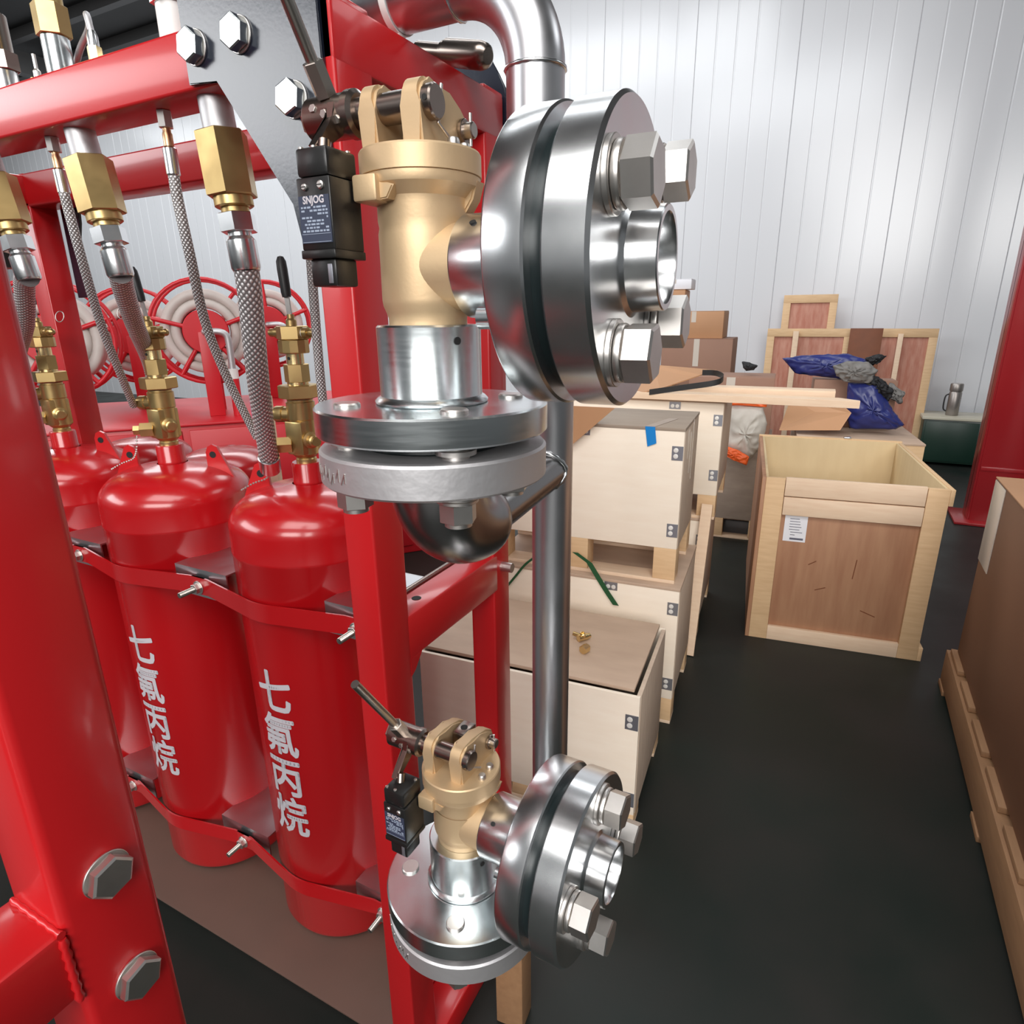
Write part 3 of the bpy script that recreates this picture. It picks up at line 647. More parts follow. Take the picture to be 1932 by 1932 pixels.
dup(sw, lo.location + Vector((0, 0, -0.021)), -0.0247, 'black limit switch beside the lower brass valve')

# ------------------------------------------------------------------ steel discharge pipe: manifold, elbow, riser, branches
dp = thing('discharge_pipe', 'welded grey steel pipe with an elbow at the top and a vertical riser', 'pipe')
PXX, PYY, PR = -0.2885, 0.661, 0.0238
tube('riser', [(PXX, PYY, 0.775), (PXX, PYY, 1.585)], PR, 'pipe_steel', dp, 40)
tube('reducer', smooth_path([(PXX, PYY, 1.58), (PXX - 0.01, PYY + 0.02, 1.625), (-0.385, 0.83, 1.74), (-0.4145, 0.883, 1.80)], 8), [PR + (0.0393 - PR) * min(1, k / 18.0) for k in range(25)], 'pipe_steel', dp, 40)
ztop = on(1011, 133, 1, 0.883).z
tube('upper_leg', [(-0.4145, 0.883, 1.795), (-0.4145, 0.883, ztop)], 0.0395, 'pipe_steel', dp, 40)
Re = 0.118; cxe = -0.4145 - Re
el = [(cxe + Re * math.cos(a), 0.883, ztop + Re * math.sin(a)) for a in [PI / 2 * k / 16 for k in range(17)]]
tube('top_elbow', el, 0.0398, 'pipe_steel', dp, 40)
tube('manifold', [(cxe, 0.883, ztop + Re), (-2.6, 0.883, ztop + Re)], 0.0395, 'pipe_steel', dp, 40)
def ring_weld(nm, c, d, r):
    x, y, _ = frame_of(d); n = 40
    tube(nm, [Vector(c) + x * (r * math.cos(2 * PI * k / n)) + y * (r * math.sin(2 * PI * k / n)) for k in range(n)], [0.0022 + 0.0008 * (k % 2) for k in range(n)], 'machined', dp, 8, closed=True)
ring_weld('weld', (-0.4145, 0.883, ztop), (0, 0, 1), 0.0398); ring_weld('weld', (cxe, 0.883, ztop + Re), (1, 0, 0), 0.0398)
def branch(v, zf):
    vx, vy = v.location.x, v.location.y; z0 = zf
    d = Vector((PXX - vx, PYY - vy, 0.0)); d.normalize()
    r = 0.0400; Rb = 0.054; rb = 0.0222
    pts = [Vector((vx, vy, z0))]
    for k in range(17):
        a = PI / 2 * k / 16
        pts.append(Vector((vx, vy, z0 - 0.004)) + d * (Rb * (1 - math.cos(a))) + Vector((0, 0, -Rb * math.sin(a))))
    e = pts[-1].copy()
    rs = [r] * len(pts)
    for (s, q) in ((0.007, 0.0388), (0.014, 0.0360), (0.021, 0.0310), (0.027, 0.0245), (0.030, 0.0180)): pts.append(e + d * s); rs.append(q)
    tube('branch_elbow', pts, rs, 'elbow_steel', dp, 40)
    tube('branch', [e + d * 0.010 + Vector((0, 0, -0.008)), Vector((PXX, PYY, e.z + 0.012))], rb, 'elbow_steel', dp, 32)
    n = 36; x = d.cross(Vector((0, 0, 1))); w = []
    for k in range(n):
        a = 2 * PI * k / n; q = Vector((PXX, PYY, e.z + 0.012)) + x * (rb * math.cos(a)) + Vector((0, 0, rb * math.sin(a)))
        off = math.sqrt(max(PR ** 2 - (rb * math.cos(a)) ** 2, 0)); w.append(q - d * (off + 0.001))
    tube('weld', w, [0.0024 + 0.0010 * (k % 2) for k in range(n)], 'machined', dp, 8, closed=True)
branch(up, 1.532 - 0.059); branch(lo, 0.953 - 0.059)
cl = thing('pipe_clamp', 'narrow bright steel band around the horizontal pipe above the red beam', 'clamp')
xcl = -0.632
lathe('band', [(0.0398, -0.005), (0.0418, -0.005), (0.0418, 0.005), (0.0398, 0.005)], 'white_plastic', cl, (xcl, 0.883, ztop + Re), (1, 0, 0), 40, closed=True)
box('clamp_foot', (xcl - 0.005, 0.875, ztop + Re - 0.075), (xcl + 0.005, 0.891, ztop + Re - 0.040), 'white_plastic', cl, 0.001)
# capped bleed fitting below the elbow
bf = thing('bleed_fitting', 'brown steel capped fitting with a rounded end in front of the pipe elbow', 'fitting')
p0 = on(832, 98, 1, 1.06); p1 = on(921, 106, 1, 1.03); dd = (p1 - p0)
lathe('cap', [(0, 0.02), (0.0205, 0.02), (0.0205, dd.length - 0.016), (0.0178, dd.length - 0.006), (0.0115, dd.length), (0, dd.length + 0.001)], 'dark_steel', bf, p0, dd, 28)
lathe('neck', [(0, -0.06), (0.0135, -0.06), (0.0135, 0.006), (0.017, 0.009), (0.017, 0.019), (0, 0.021)], 'dark_steel', bf, p0, dd, 24)
# wooden block under the riser
wbk = thing('wooden_block', 'upright brown wooden block on the floor below the lower flange', 'wood block', (-0.50, 0.945, 0), 0.09)
box('timber', (-0.033, -0.03, 0.0), (0.033, 0.03, 0.42), 'pine_dark', wbk, 0.003)
box('top_strip', (-0.035, -0.032, 0.42), (0.035, 0.032, 0.438), 'pine_dark', wbk, 0.002)
# ------------------------------------------------------------------ hoses and fittings hanging from the front beam
def discharge_hose(label, top, pts):
    t = thing('discharge_hose', label, 'hose', (0, 0, 0), 0, 'braided discharge hoses')
    x, y, z = top; a = Vector(pts[0]) - Vector(top); d = a.normalized(); o = Vector(top)
    L0 = a.length
    disc('weld_socket', 0.024, -0.005, 0.045, 'raw_steel', t, o, d, 0.001, seg=36)
    cv = hexa('check_valve', 0.0385, 0.045, 0.135, 'brass', t, o, d, 0.42, 0.003)
    lathe('valve_end', [(0, 0.133), (0.029, 0.133), (0.029, 0.148), (0.026, 0.150), (0.021, 0.150), (0.021, 0.160), (0, 0.160)], 'brass', cv, o, d, 32)
    hexa('steel_nut', 0.0285, 0.158, 0.186, 'machined', t, o, d, 0.42, 0.002)
    lathe('ferrule', [(0.018, 0.184), (0.018, 0.192), (0.0225, 0.198), (0.0225, 0.238), (0.0205, 0.2425), (0.010, 0.2425)], 'machined', t, o, d, 32)
    path = smooth_path([o + d * 0.236] + [Vector(p) for p in pts[1:]], 14)
    tube('braid', path, 0.0195, 'braid', t, 24)
    e = path[-1]; dd = (path[-1] - path[-3]).normalized()
    lathe('end_ferrule', [(0.0205, -0.002), (0.0222, 0), (0.0222, 0.04), (0.016, 0.045), (0, 0.046)], 'machined', t, e, dd, 28)
    return t
def pxp(l): return [on(p[0], p[1], 1, p[2]) for p in l]
discharge_hose('thick braided steel hose leading down to the nearest gas cylinder', (-0.888, 0.76, 1.912), pxp([(458, 470, .762), (472, 560, .775), (483, 680, .81), (495, 780, .87), (507, 862, .925)]))
discharge_hose('thick braided steel hose leading down to the middle gas cylinder', (-1.232, 0.76, 1.912), pxp([(214, 470, .762), (233, 545, .80), (254, 610, .90), (285, 690, 1.07), (300, 770, 1.12)]))
discharge_hose('thick braided steel hose at the left picture edge beside the leftmost cylinder', on(-30, 285, 1, 0.76), pxp([(30, 455, .765), (46, 530, .80), (47, 610, .86), (32, 680, .92), (40, 760, .95)]))
def pilot_hose(label, pts, nrm=True):
    t = thing('pilot_hose', label, 'hose', (0, 0, 0), 0, 'thin braided pilot hoses')
    P = [Vector(p) for p in pts]; d = (P[1] - P[0]).normalized(); o = P[0]
    hexa('adapter', 0.0115, 0.0, 0.024, 'bolt_steel', t, o, d, 0.2, 0.001)
    lathe('copper_sleeve', [(0, 0.022), (0.0062, 0.022), (0.0062, 0.030), (0.0075, 0.032), (0.0075, 0.050), (0.006, 0.052), (0, 0.052)], 'copper', t, o, d, 18)
    lathe('ferrule', [(0.008, 0.051), (0.0105, 0.053), (0.0105, 0.090), (0.009, 0.092)], 'machined', t, o, d, 20)
    path = smooth_path([o + d * 0.088] + P[1:], 14)
    tube('braid', path, 0.0088, 'braid_thin', t, 16)
    return t
pilot_hose('thin braided hose hanging between the two brass check valves', [Vector((-1.006, 0.76, 1.912))] + pxp([(335, 375, .762), (358, 480, .775), (388, 610, .83), (432, 720, .89), (485, 825, .95)]))
pilot_hose('thin braided hose left of the left brass check valve', [Vector((-1.318, 0.76, 1.912))] + pxp([(125, 380, .762), (152, 480, .78), (190, 610, .84), (225, 700, .90), (252, 765, .96)]))
pilot_hose('short thin braided hose behind the black switch, right of the nearest cylinder valve', [(-0.885, 0.93, 1.912), (-0.888, 0.93, 1.78), (-0.893, 0.93, 1.65), (-0.902, 0.935, 1.50), (-0.925, 0.96, 1.36)])
# fittings standing on the front beam
def top_fitting(label, px, py, h, r, y=0.76, mats=('zinc', 'brass')):
    b = on(px, py, 1, y); b.z = 1.988
    t = thing('brass_fitting', label, 'fitting', b, 0, 'fittings on top of the front beam')
    disc('steel_socket', r * 0.78, -0.002, h * 0.32, mats[0], t, bev=0.001, seg=32)
    hexa('hex_nut', r, h * 0.32, h * 0.55, mats[1], t, rot=0.3, cham=0.002)
    lathe('stem', [(0, h * 0.55), (r * 0.8, h * 0.55), (r * 0.8, h * 0.98), (r * 0.7, h), (0, h)], mats[1], t, seg=32)
    return t
top_fitting('tall brass fitting standing on the red beam at the upper left', 112, 115, 0.20, 0.027)
top_fitting('brass fitting with a dark steel nut at the left picture edge', 8, 140, 0.13, 0.027, mats=('machined', 'dark_steel'))
top_fitting('steel hex fitting on the red beam next to the black plate', 330, 45, 0.16, 0.030, mats=('white_plastic', 'machined'))
b = on(178, 92, 1, 0.76); b.z = 1.988
t = thing('copper_line', 'thin bent metal tube with a brass nut on top of the red beam', 'tube', (0, 0, 0))
hexa('nut', 0.011, 0.0, 0.034, 'brass_light', t, b, (0, 0, 1), 0.2, 0.001)
lathe('ferrule', [(0, 0.034), (0.0085, 0.034), (0.0085, 0.048), (0.006, 0.056), (0, 0.057)], 'machined', t, b, (0, 0, 1), 18)
q = on(118, 105, 1, 0.82); q.z = 1.99
tube('line', smooth_path([b + Vector((0, 0, 0.055)), b + Vector((-0.012, 0.005, 0.082)), b + Vector((-0.035, 0.02, 0.072)), (b + q) / 2 + Vector((0, 0, 0.045)), q], 8), 0.0052, 'raw_steel', t, 12)
b = on(66, 118, 1, 0.76); b.z = 1.988
t = thing('small_fitting', 'small brass plug with a steel pin on the red beam, far left', 'fitting', b)
hexa('base_nut', 0.014, -0.001, 0.014, 'brass', t, rot=0.2, cham=0.001)
lathe('pin', [(0, 0.014), (0.006, 0.014), (0.006, 0.026), (0.003, 0.030), (0.003, 0.052), (0, 0.053)], 'bolt_steel', t, seg=16)
# second limit switch, at the left picture edge, in front of the far post
s2 = thing('junction_box', 'black plastic box cropped by the left picture edge', 'box', on(-8, 455, 1, 0.80))
box('housing', (-0.06, -0.02, -0.055), (0.036, 0.03, 0.040), 'black_plastic', s2, 0.004)
box('lid', (-0.055, -0.026, -0.045), (0.028, -0.02, 0.030), 'black_plastic', s2, 0.003)
# black bracket on the far post
fb = thing('bracket_plate', 'black steel plate on the far red post, behind the thin hoses', 'bracket')
q = on(118, 380, 1, 1.19); 
poly = [(-2.075, 1.92), (-1.985, 1.92), (-1.995, 1.86), (-2.03, 1.78), (-2.02, 1.72), (-2.00, 1.69), (-2.005, 1.66), (-2.075, 1.66)]
prism('plate', poly, 1.178, 1.186, 'plate_paint', fb, bevel=0.001)
hexa('bolt_head', 0.014, 0, 0.010, 'bolt_steel', fb, (-2.02, 1.178, 1.89), (0, -1, 0), 0.2)
# ------------------------------------------------------------------ plywood crates
def clip(parent, o, ex, ey, en, w=0.040, h=0.052):
    """flat steel corner clip with two rivets, lying on a panel"""
    o, ex, ey, en = Vector(o), Vector(ex), Vector(ey), Vector(en)
    c = link('corner_clip', prism_me('corner_clip', [(0, 0), (w, 0), (w, h), (0, h)], 0, 0.0022, o=o, ex=ex, ey=ey, en=en), 'clip_steel', parent)
    for k in (0.29, 0.71):
        lathe('rivet', [(w * 0.22, 0), (w * 0.22, 0.0012), (w * 0.16, 0.0018), (0, 0.0018)], 'clip_rivet', c, o + ex * (w * 0.36) + ey * (h * k) + en * 0.0022, en, 14)
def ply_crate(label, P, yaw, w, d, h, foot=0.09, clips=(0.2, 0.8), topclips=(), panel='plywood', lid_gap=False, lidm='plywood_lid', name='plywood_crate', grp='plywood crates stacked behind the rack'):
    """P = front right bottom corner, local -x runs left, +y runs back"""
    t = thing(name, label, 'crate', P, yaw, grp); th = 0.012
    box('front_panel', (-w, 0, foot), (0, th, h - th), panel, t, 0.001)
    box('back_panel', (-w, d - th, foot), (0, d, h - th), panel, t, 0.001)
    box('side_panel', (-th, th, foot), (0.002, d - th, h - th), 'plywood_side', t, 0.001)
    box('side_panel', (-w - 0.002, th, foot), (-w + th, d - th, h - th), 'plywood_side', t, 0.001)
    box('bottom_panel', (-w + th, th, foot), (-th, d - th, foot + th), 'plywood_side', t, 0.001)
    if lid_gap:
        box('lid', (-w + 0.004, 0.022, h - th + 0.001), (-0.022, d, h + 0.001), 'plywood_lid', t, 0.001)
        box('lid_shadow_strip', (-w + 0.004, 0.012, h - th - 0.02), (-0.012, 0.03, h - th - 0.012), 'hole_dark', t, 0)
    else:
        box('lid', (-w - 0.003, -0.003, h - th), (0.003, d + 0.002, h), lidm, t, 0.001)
    if foot > 0.02:
        for x in (-w + 0.0, -w / 2 - 0.04, -0.085):
            for y in (0.0, d - 0.09):
                box('foot_block', (x, y, 0.014), (x + 0.085, y + 0.09, foot), 'pine', t, 0.002)
        for y in (0.0, d - 0.09): box('foot_runner', (-w, y, 0.0), (0, y + 0.09, 0.014), 'pine_pale', t, 0.001)
    for k in clips:
        z = foot + (h - foot) * k - 0.026
        clip(t, (-0.041, 0, z), (1, 0, 0), (0, 0, 1), (0, -1, 0))
    for x in topclips: clip(t, (-x, 0, h - 0.046), (0, 0, 1), (1, 0, 0), (0, -1, 0), 0.040, 0.052)
    return t
yw = 0.085
cA = ply_crate('low pale plywood crate with brass fittings on its lid, nearest the rack', (-0.411, 1.613, 0), yw, 0.76, 0.47, 0.508, 0.06, (0.77, 0.13), (), lid_gap=True)
cB = ply_crate('plywood crate with a green strap under the top crate', (-0.438, 2.216, 0), yw, 0.80, 0.50, 0.60, 0.115, (0.82, 0.14), (0.29,))
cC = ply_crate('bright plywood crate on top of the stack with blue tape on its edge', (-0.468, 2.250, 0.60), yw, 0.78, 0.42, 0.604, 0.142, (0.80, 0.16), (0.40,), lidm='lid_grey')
for (y0, z0, y1, z1) in ((0.10, 0.47, 0.13, 0.58), (0.17, 0.40, 0.20, 0.56), (0.24, 0.36, 0.26, 0.60)):
    box('torn_tape', (0.0015, y0, z0), (0.0032, y1, z1), 'tape_clear', cC, 0.0005)
cE = ply_crate('lower crate of the second stack behind, with steel corner clips', (-0.490, 2.986, 0), yw, 0.80, 0.60, 0.64, 0.10, (0.80, 0.30), ())
cD = ply_crate('upper crate of the second stack, under the loose planks', (-0.456, 2.995, 0.64), yw, 0.80, 0.60, 0.570, 0.12, (0.80, 0.22), (0.245,))
cF = ply_crate('grey wooden crate on legs behind the open crate and the white sack', (-0.372, 4.62, 0), yw, 0.62, 0.55, 0.73, 0.15, (), (), 'grey_board')
# wooden board leaning against the second stack
t = thing('leaning_board', 'narrow wooden board leaning on the side of the second stack', 'board', (0, 0, 0))
pA = Vector((-0.462, 2.79, 0.0)); pB = Vector((-0.462, 2.965, 0.72))
dv = (pB - pA); prism('board', [(0, 0), (0.05, 0), (0.05, dv.length), (0, dv.length)], -0.006, 0.006, 'pine_pale', t, o=pA + Vector((-0.05, 0, 0.003)), ex=(1, 0, 0), ey=dv.normalized(), en=Vector((1, 0, 0)).cross(dv.normalized()), bevel=0.001)
# blue tape
def on_plane(px, py, P, yaw):
    n = Vector((-math.sin(yaw), math.cos(yaw), 0)); r = ray(px, py); c = Vector((0, 0, CAMZ)); return c + r * ((Vector(P) - c).dot(n) / r.dot(n))
n_ = Vector((-math.sin(yw), math.cos(yw), 0)); ex_ = Vector((math.cos(yw), math.sin(yw), 0))
a = on_plane(1227, 806, cC.location, yw)
tp = thing('blue_tape', 'strip of bright blue tape over the edge of the top plywood crate', 'tape')
z_ = 1.2045
prism('front_strip', [(-0.018, -0.002), (0.018, -0.002), (0.026, -0.062), (-0.006, -0.076)], -0.0052, -0.0040, 'tape_blue', tp, o=(a.x, a.y, z_ + 0.002), ex=ex_, ey=(0, 0, 1), en=n_)
prism('top_strip', [(-0.018, -0.005), (0.018, -0.005), (0.070, 0.20), (0.035, 0.20)], 0.0, 0.001, 'grey_board', tp, o=(a.x, a.y, z_), ex=ex_, ey=n_, en=(0, 0, 1))
# green strapping
gs = thing('green_strap', 'dark green plastic packing strap hanging over the plywood crates', 'strap')
pts = [on_plane(*p, cB.location - n_ * 0.012, yw) for p in ((1085, 1042), (1112, 1062), (1130, 1092), (1146, 1118), (1162, 1142))]
v = []; f = []
for p in pts: v += [p - ex_ * 0.012, p + ex_ * 0.012, p + ex_ * 0.012 - n_ * 0.0012, p - ex_ * 0.012 - n_ * 0.0012]
for k in range(len(pts) - 1):
    for j in range(4): f.append((4 * k + j, 4 * k + (j + 1) % 4, 4 * k + 4 + (j + 1) % 4, 4 * k + 4 + j))
f += [(0, 3, 2, 1), tuple(len(v) - 4 + j for j in range(4))]
me = bpy.data.meshes.new('band'); me.from_pydata(v, [], f); finish(me); link('band', me, 'strap_green', gs)
pts2 = [on_plane(*p, cB.location - n_ * 0.012, yw) for p in ((955, 1108), (972, 1088), (990, 1066), (1008, 1052))]
tube('loose_end', smooth_path(pts2, 6), 0.005, 'strap_green', gs, 8)
# brass fittings lying on crate A
for (px, py, lab) in ((1101, 1208, 'small brass elbow fitting lying on the plywood lid'), (1103, 1231, 'small square brass nut in front of the brass elbow on the lid')):
    p = on(px, py, 2, 0.509); p.z = 0.509
    t = thing('brass_fitting', lab, 'fitting', p, 0.4, 'fittings lying on the crate lid')
    if py < 1220:
        lathe('barrel', [(0, -0.022), (0.012, -0.022), (0.012, 0.014), (0.009, 0.016), (0.009, 0.026), (0, 0.026)], 'brass_light', t, (0, 0, 0.0125), (0.8, 0.5, 0), 18)
        lathe('side_arm', [(0, 0), (0.009, 0), (0.009, 0.024), (0.0065, 0.025), (0.0065, 0.012), (0, 0.012)], 'brass_light', t, (0, 0, 0.0125), (-0.2, -0.5, 0.85), 18)
        lathe('stem', [(0, 0), (0.0075, 0), (0.0075, 0.04), (0, 0.04)], 'brass', t, (0, 0, 0.0125), (-0.9, 0.45, 0.1), 16)
    else:
        hexa('nut_body', 0.0155, -0.013, 0.013, 'brass_light', t, (0, 0, 0.0138), (0.6, 0.8, 0), 0.5236, 0.001)
        lathe('collar', [(0, 0), (0.010, 0), (0.010, 0.006), (0, 0.006)], 'brass', t, (0.0078, 0.0104, 0.0138), (0.6, 0.8, 0), 18)

# loose planks and folded sheet on top of crate D
t = thing('plank', 'long pale pine plank with a slanted end lying across the stack', 'plank', (-0.47, 2.93, 1.2115), 0.03)
prism('timber', [(-0.55, 0), (0.555, 0), (0.555, 0.030), (0.48, 0.095), (-0.55, 0.115)], 0.0, 0.030, 'pine_pale', t, ex=(1, 0, 0), ey=(0, 1, 0), en=(0, 0, 1), bevel=0.001)
t = thing('plank', 'second pine plank lying behind the slanted-end plank on the stack', 'plank', (-0.47, 3.06, 1.2115), 0.03)
box('timber', (-0.55, 0.0, 0.0), (0.46, 0.10, 0.052), 'pine_pale', t, 0.002)
t = thing('plywood_sheet', 'thin brown sheet with a folded black edging band on top of the planks', 'board', (0, 0, 0))
zs = 1.245
ps = [on(1150, 752, 1, 2.90), on(1235, 690, 1, 3.25), on(1352, 700, 1, 3.30), on(1322, 709, 1, 3.18), on(1245, 735, 1, 2.95)]
poly = [(p.x, p.y) for p in ps]
def flat_poly(name, poly, z0, z1, mt, par): return prism(name, poly, z0, z1, mt, par, ex=(1, 0, 0), ey=(0, 1, 0), en=(0, 0, 1))
bm = bmesh.new(); lo_ = [bm.verts.new(p) for p in ps]; hi_ = [bm.verts.new(p + Vector((0, 0, 0.005))) for p in ps]
bm.faces.new(lo_); bm.faces.new(list(reversed(hi_)))
for k in range(5): bm.faces.new((lo_[k], lo_[(k + 1) % 5], hi_[(k + 1) % 5], hi_[k]))
link('sheet', from_bm('sheet', bm, False), 'carton', t)
cps = smooth_path([on(1225, 740, 1, 2.915), on(1290, 731, 1, 2.93), on(1350, 722, 1, 2.95), on(1365, 712, 1, 3.0), on(1350, 704, 1, 3.12), on(1325, 703, 1, 3.15)], 6)
v = []; f = []
for p in cps: v += [p + Vector((0, 0, -0.013)), p + Vector((0, 0, 0.013)), p + Vector((0.0, 0.003, 0.013)), p + Vector((0.0, 0.003, -0.013))]
for k in range(len(cps) - 1):
    for j in range(4): f.append((4 * k + j, 4 * k + (j + 1) % 4, 4 * k + 4 + (j + 1) % 4, 4 * k + 4 + j))
me = bpy.data.meshes.new('edging_band'); me.from_pydata(v, [], f); finish(me); link('edging_band', me, 'black_rubber', t)

# brown board on the left of the top crate (triangle of cardboard)
t = thing('cardboard_sheet', 'slanted brown cardboard sheet leaning behind the pipe on the top crate', 'cardboard', (0, 0, 0))
ps = [on_plane(p[0], p[1], cC.location - n_ * 0.03, yw) for p in ((1060, 765), (1160, 770), (1076, 842), (1060, 850))]
bm = bmesh.new(); a_ = [bm.verts.new(p) for p in ps]; b_ = [bm.verts.new(p + n_ * 0.006) for p in ps]
bm.faces.new(a_); bm.faces.new(list(reversed(b_)))
for k in range(4): bm.faces.new((a_[k], a_[(k + 1) % 4], b_[(k + 1) % 4], b_[k]))
link('sheet', from_bm('sheet', bm, False), 'carton', t)

# open wooden crate
oc = thing('open_crate', 'open wooden crate with a white paper label on its front', 'crate', (-0.252, 3.12, 0), 0.126)
w, d, h = 0.752, 1.10, 0.845
fr = 0.022
box('front_panel', (0.0, 0.022, 0.0), (w, 0.032, h - 0.012), 'crate_panel', oc, 0.001)
box('corner_post', (0.0, 0.0, 0.0), (0.085, 0.022, h), 'pine', oc, 0.002)
box('corner_post', (w - 0.085, 0.0, 0.0), (w, 0.022, h), 'pine', oc, 0.002)
box('bottom_rail', (0.085, 0.0, 0.0), (w - 0.085, 0.022, 0.075), 'pine_pale', oc, 0.002)
box('top_rail', (0.087, 0.0, h - 0.085), (w - 0.087, 0.022, h + 0.004), 'pine_pale', oc, 0.003)
box('top_rail', (0.087, -0.004, h - 0.178), (w - 0.087, 0.022, h - 0.090), 'pine_pale', oc, 0.003)
box('back_panel', (0.0, d - 0.012, 0.0), (w, d, h), 'crate_inner', oc, 0.001)
box('side_panel', (0.0, 0.032, 0.0), (0.012, d - 0.012, h - 0.004), 'crate_inner', oc, 0.001)
box('side_panel', (w - 0.012, 0.032, 0.0), (w, d - 0.012, h - 0.004), 'crate_inner', oc, 0.001)
box('side_rail', (w, 0.0, h - 0.075), (w + 0.018, d, h), 'pine', oc, 0.002)
box('side_rail', (w, 0.0, 0.0), (w + 0.018, d, 0.07), 'pine', oc, 0.002)
box('side_rail', (-0.018, 0.0, 0.0), (0.0, d, h), 'crate_panel', oc, 0.002)
box('back_rail', (-0.02, d, h - 0.045), (w + 0.02, d + 0.03, h + 0.006), 'pine', oc, 0.002)
box('floor_panel', (0.012, 0.032, 0.0), (w - 0.012, d - 0.012, 0.02), 'crate_inner', oc, 0.001)
lb = box('paper_label', (0.105, 0.0205, h - 0.315), (0.205, 0.0218, h - 0.185), 'paper', oc, 0)
bm = bmesh.new(); rnd = random.Random(5)
for k in range(7):
    z = h - 0.20 - k * 0.0135; x = 0.128 if k < 5 else 0.135
    bm_box(bm, (x, 0.0199, z - 0.0015), (x + rnd.uniform(0.02, 0.055), 0.0205, z + 0.0015))
bm_box(bm, (0.135, 0.0199, h - 0.306), (0.195, 0.0205, h - 0.296))
link('printed_lines', from_bm('printed_lines', bm, False), 'ink', lb)
for (x, z, L, an) in ((0.30, 0.30, 0.05, 0.4), (0.52, 0.20, 0.07, -0.35), (0.435, 0.42, 0.10, 1.5), (0.25, 0.43, 0.04, 0.6)):
    mt = Matrix.Translation((x, 0.0215, z)) @ Matrix.Rotation(-an, 4, 'Y')
    box('scratch', (-L / 2, -0.0006, -0.002), (L / 2, 0.0006, 0.002), 'brown_board', oc, 0, mtx=mt)
box('hasp', (0.46, d + 0.0, h + 0.006), (0.50, d + 0.03, h + 0.016), 'machined', oc, 0.002)

# carton on a pallet at the right edge
t = thing('large_carton', 'large brown carton with torn clear tape at the right picture edge', 'carton', (0.60, 1.2, 0.0))
box('carton_body', (0.0, 0.0, 0.190), (0.95, 1.80, 0.962), 'carton_brown', t, 0.003)
box('top_flap', (-0.004, 0.0, 0.962), (0.95, 1.80, 0.967), 'carton', t, 0.001)
box('tape', (-0.003, 1.62, 0.62), (0.0, 1.802, 0.955), 'tape_clear', t, 0.001)
t = thing('wood_pallet', 'wooden pallet under the large brown carton', 'pallet', (0.60, 1.15, 0.0))
for k in range(7): box('deck_board', (-0.02, 0.02 + k * 0.275, 0.168), (1.0, 0.22 + k * 0.275, 0.189), 'pine_dark', t, 0.002)
for x in (-0.03, 0.44, 0.90): box('stringer', (x, 0, 0.022), (x + 0.09, 1.9, 0.167), 'pine_dark', t, 0.002)
for y in (0.0, 0.9, 1.78): box('base_board', (-0.035, y, 0.0), (1.0, y + 0.12, 0.021), 'pine_dark', t, 0.002)
# ------------------------------------------------------------------ background goods
def carton(label, x0, x1, y, dep, z0, z1, mt, name='cardboard_carton', rz=0.06):
    t = thing(name, label, 'carton', (x0, y, z0), rz, 'cardboard cartons by the back wall')
    w, h = x1 - x0, z1 - z0
    box('body', (0, 0, 0), (w, dep, h), mt, t, 0.006)
    box('tape', (w * 0.46, -0.0012, h * 0.6), (w * 0.54, 0.002, h * 1.0), 'tape_clear', t, 0)
    box('flap', (0.003, 0.002, h), (w - 0.003, dep / 2 - 0.004, h + 0.004), mt, t, 0.001)
    box('flap', (0.003, dep / 2 + 0.002, h), (w - 0.003, dep - 0.002, h + 0.004), mt, t, 0.001)
    return t
carton('wide brown carton at the bottom of the carton pile by the wall', -1.62, -0.95, 6.4, 0.5, 0.70, 1.345, 'carton_dark')
carton('flat brown carton lying on the wide carton', -1.62, -1.06, 6.45, 0.45, 1.349, 1.60, 'carton')
carton('small carton on top of the carton pile, half hidden by the valve flange', -1.74, -1.45, 6.50, 0.3, 1.604, 1.80, 'carton')
carton('small white box at the very top of the carton pile', -1.72, -1.40, 6.52, 0.26, 1.808, 1.90, 'paper')
carton('pale carton under the pile, mostly hidden behind the crates', -1.70, -0.90, 6.35, 0.6, 0.0, 0.696, 'carton')
# leaning wooden panels
def lean_panel(label, x0, x1, z0, z1, y, mt, nposts, name='framed_board'):
    t = thing(name, label, 'panel', (x0, y, z0), 0.0)
    w, h = x1 - x0, z1 - z0
    box('board', (0, 0.02, 0), (w, 0.032, h), mt, t, 0.001)
    box('rail', (0, 0, h - 0.09), (w, 0.02, h), 'pine', t, 0.002); box('rail', (0, 0, 0), (w, 0.02, 0.09), 'pine', t, 0.002)
    for k in range(nposts):
        x = (w - 0.08) * k / (nposts - 1); box('batten', (x, 0.0, 0.09), (x + 0.08, 0.02, h - 0.09), 'pine', t, 0.002)
    return t
a = on(1449, 620, 1, 8.15); b_ = on(1772, 625, 1, 8.15)
lean_panel('large reddish wooden panel with battens leaning at the back wall', a.x, b_.x, 0.0, a.z, 8.15, 'red_board', 3)
a = on(1480, 557, 1, 8.40); b_ = on(1582, 560, 1, 8.40)
lean_panel('small framed red board standing above the large wooden panel', a.x, b_.x, 0.0, a.z, 8.40, 'red_board', 2)
a = on(1700, 630, 1, 8.05); t = thing('batten', 'thin pale batten leaning on the large reddish panel', 'batten', (a.x, 8.10, 0.0)); 
box('strip', (-0.02, -0.0, 0.0), (0.03, 0.035, a.z), 'pine_pale', t, 0.002)
a = on(1500, 625, 1, 8.05); t = thing('batten', 'splintered pale batten on the left half of the large reddish panel', 'batten', (a.x, 8.10, 0.0))
box('strip', (-0.02, -0.0, 0.0), (0.04, 0.035, a.z), 'pine_pale', t, 0.002)
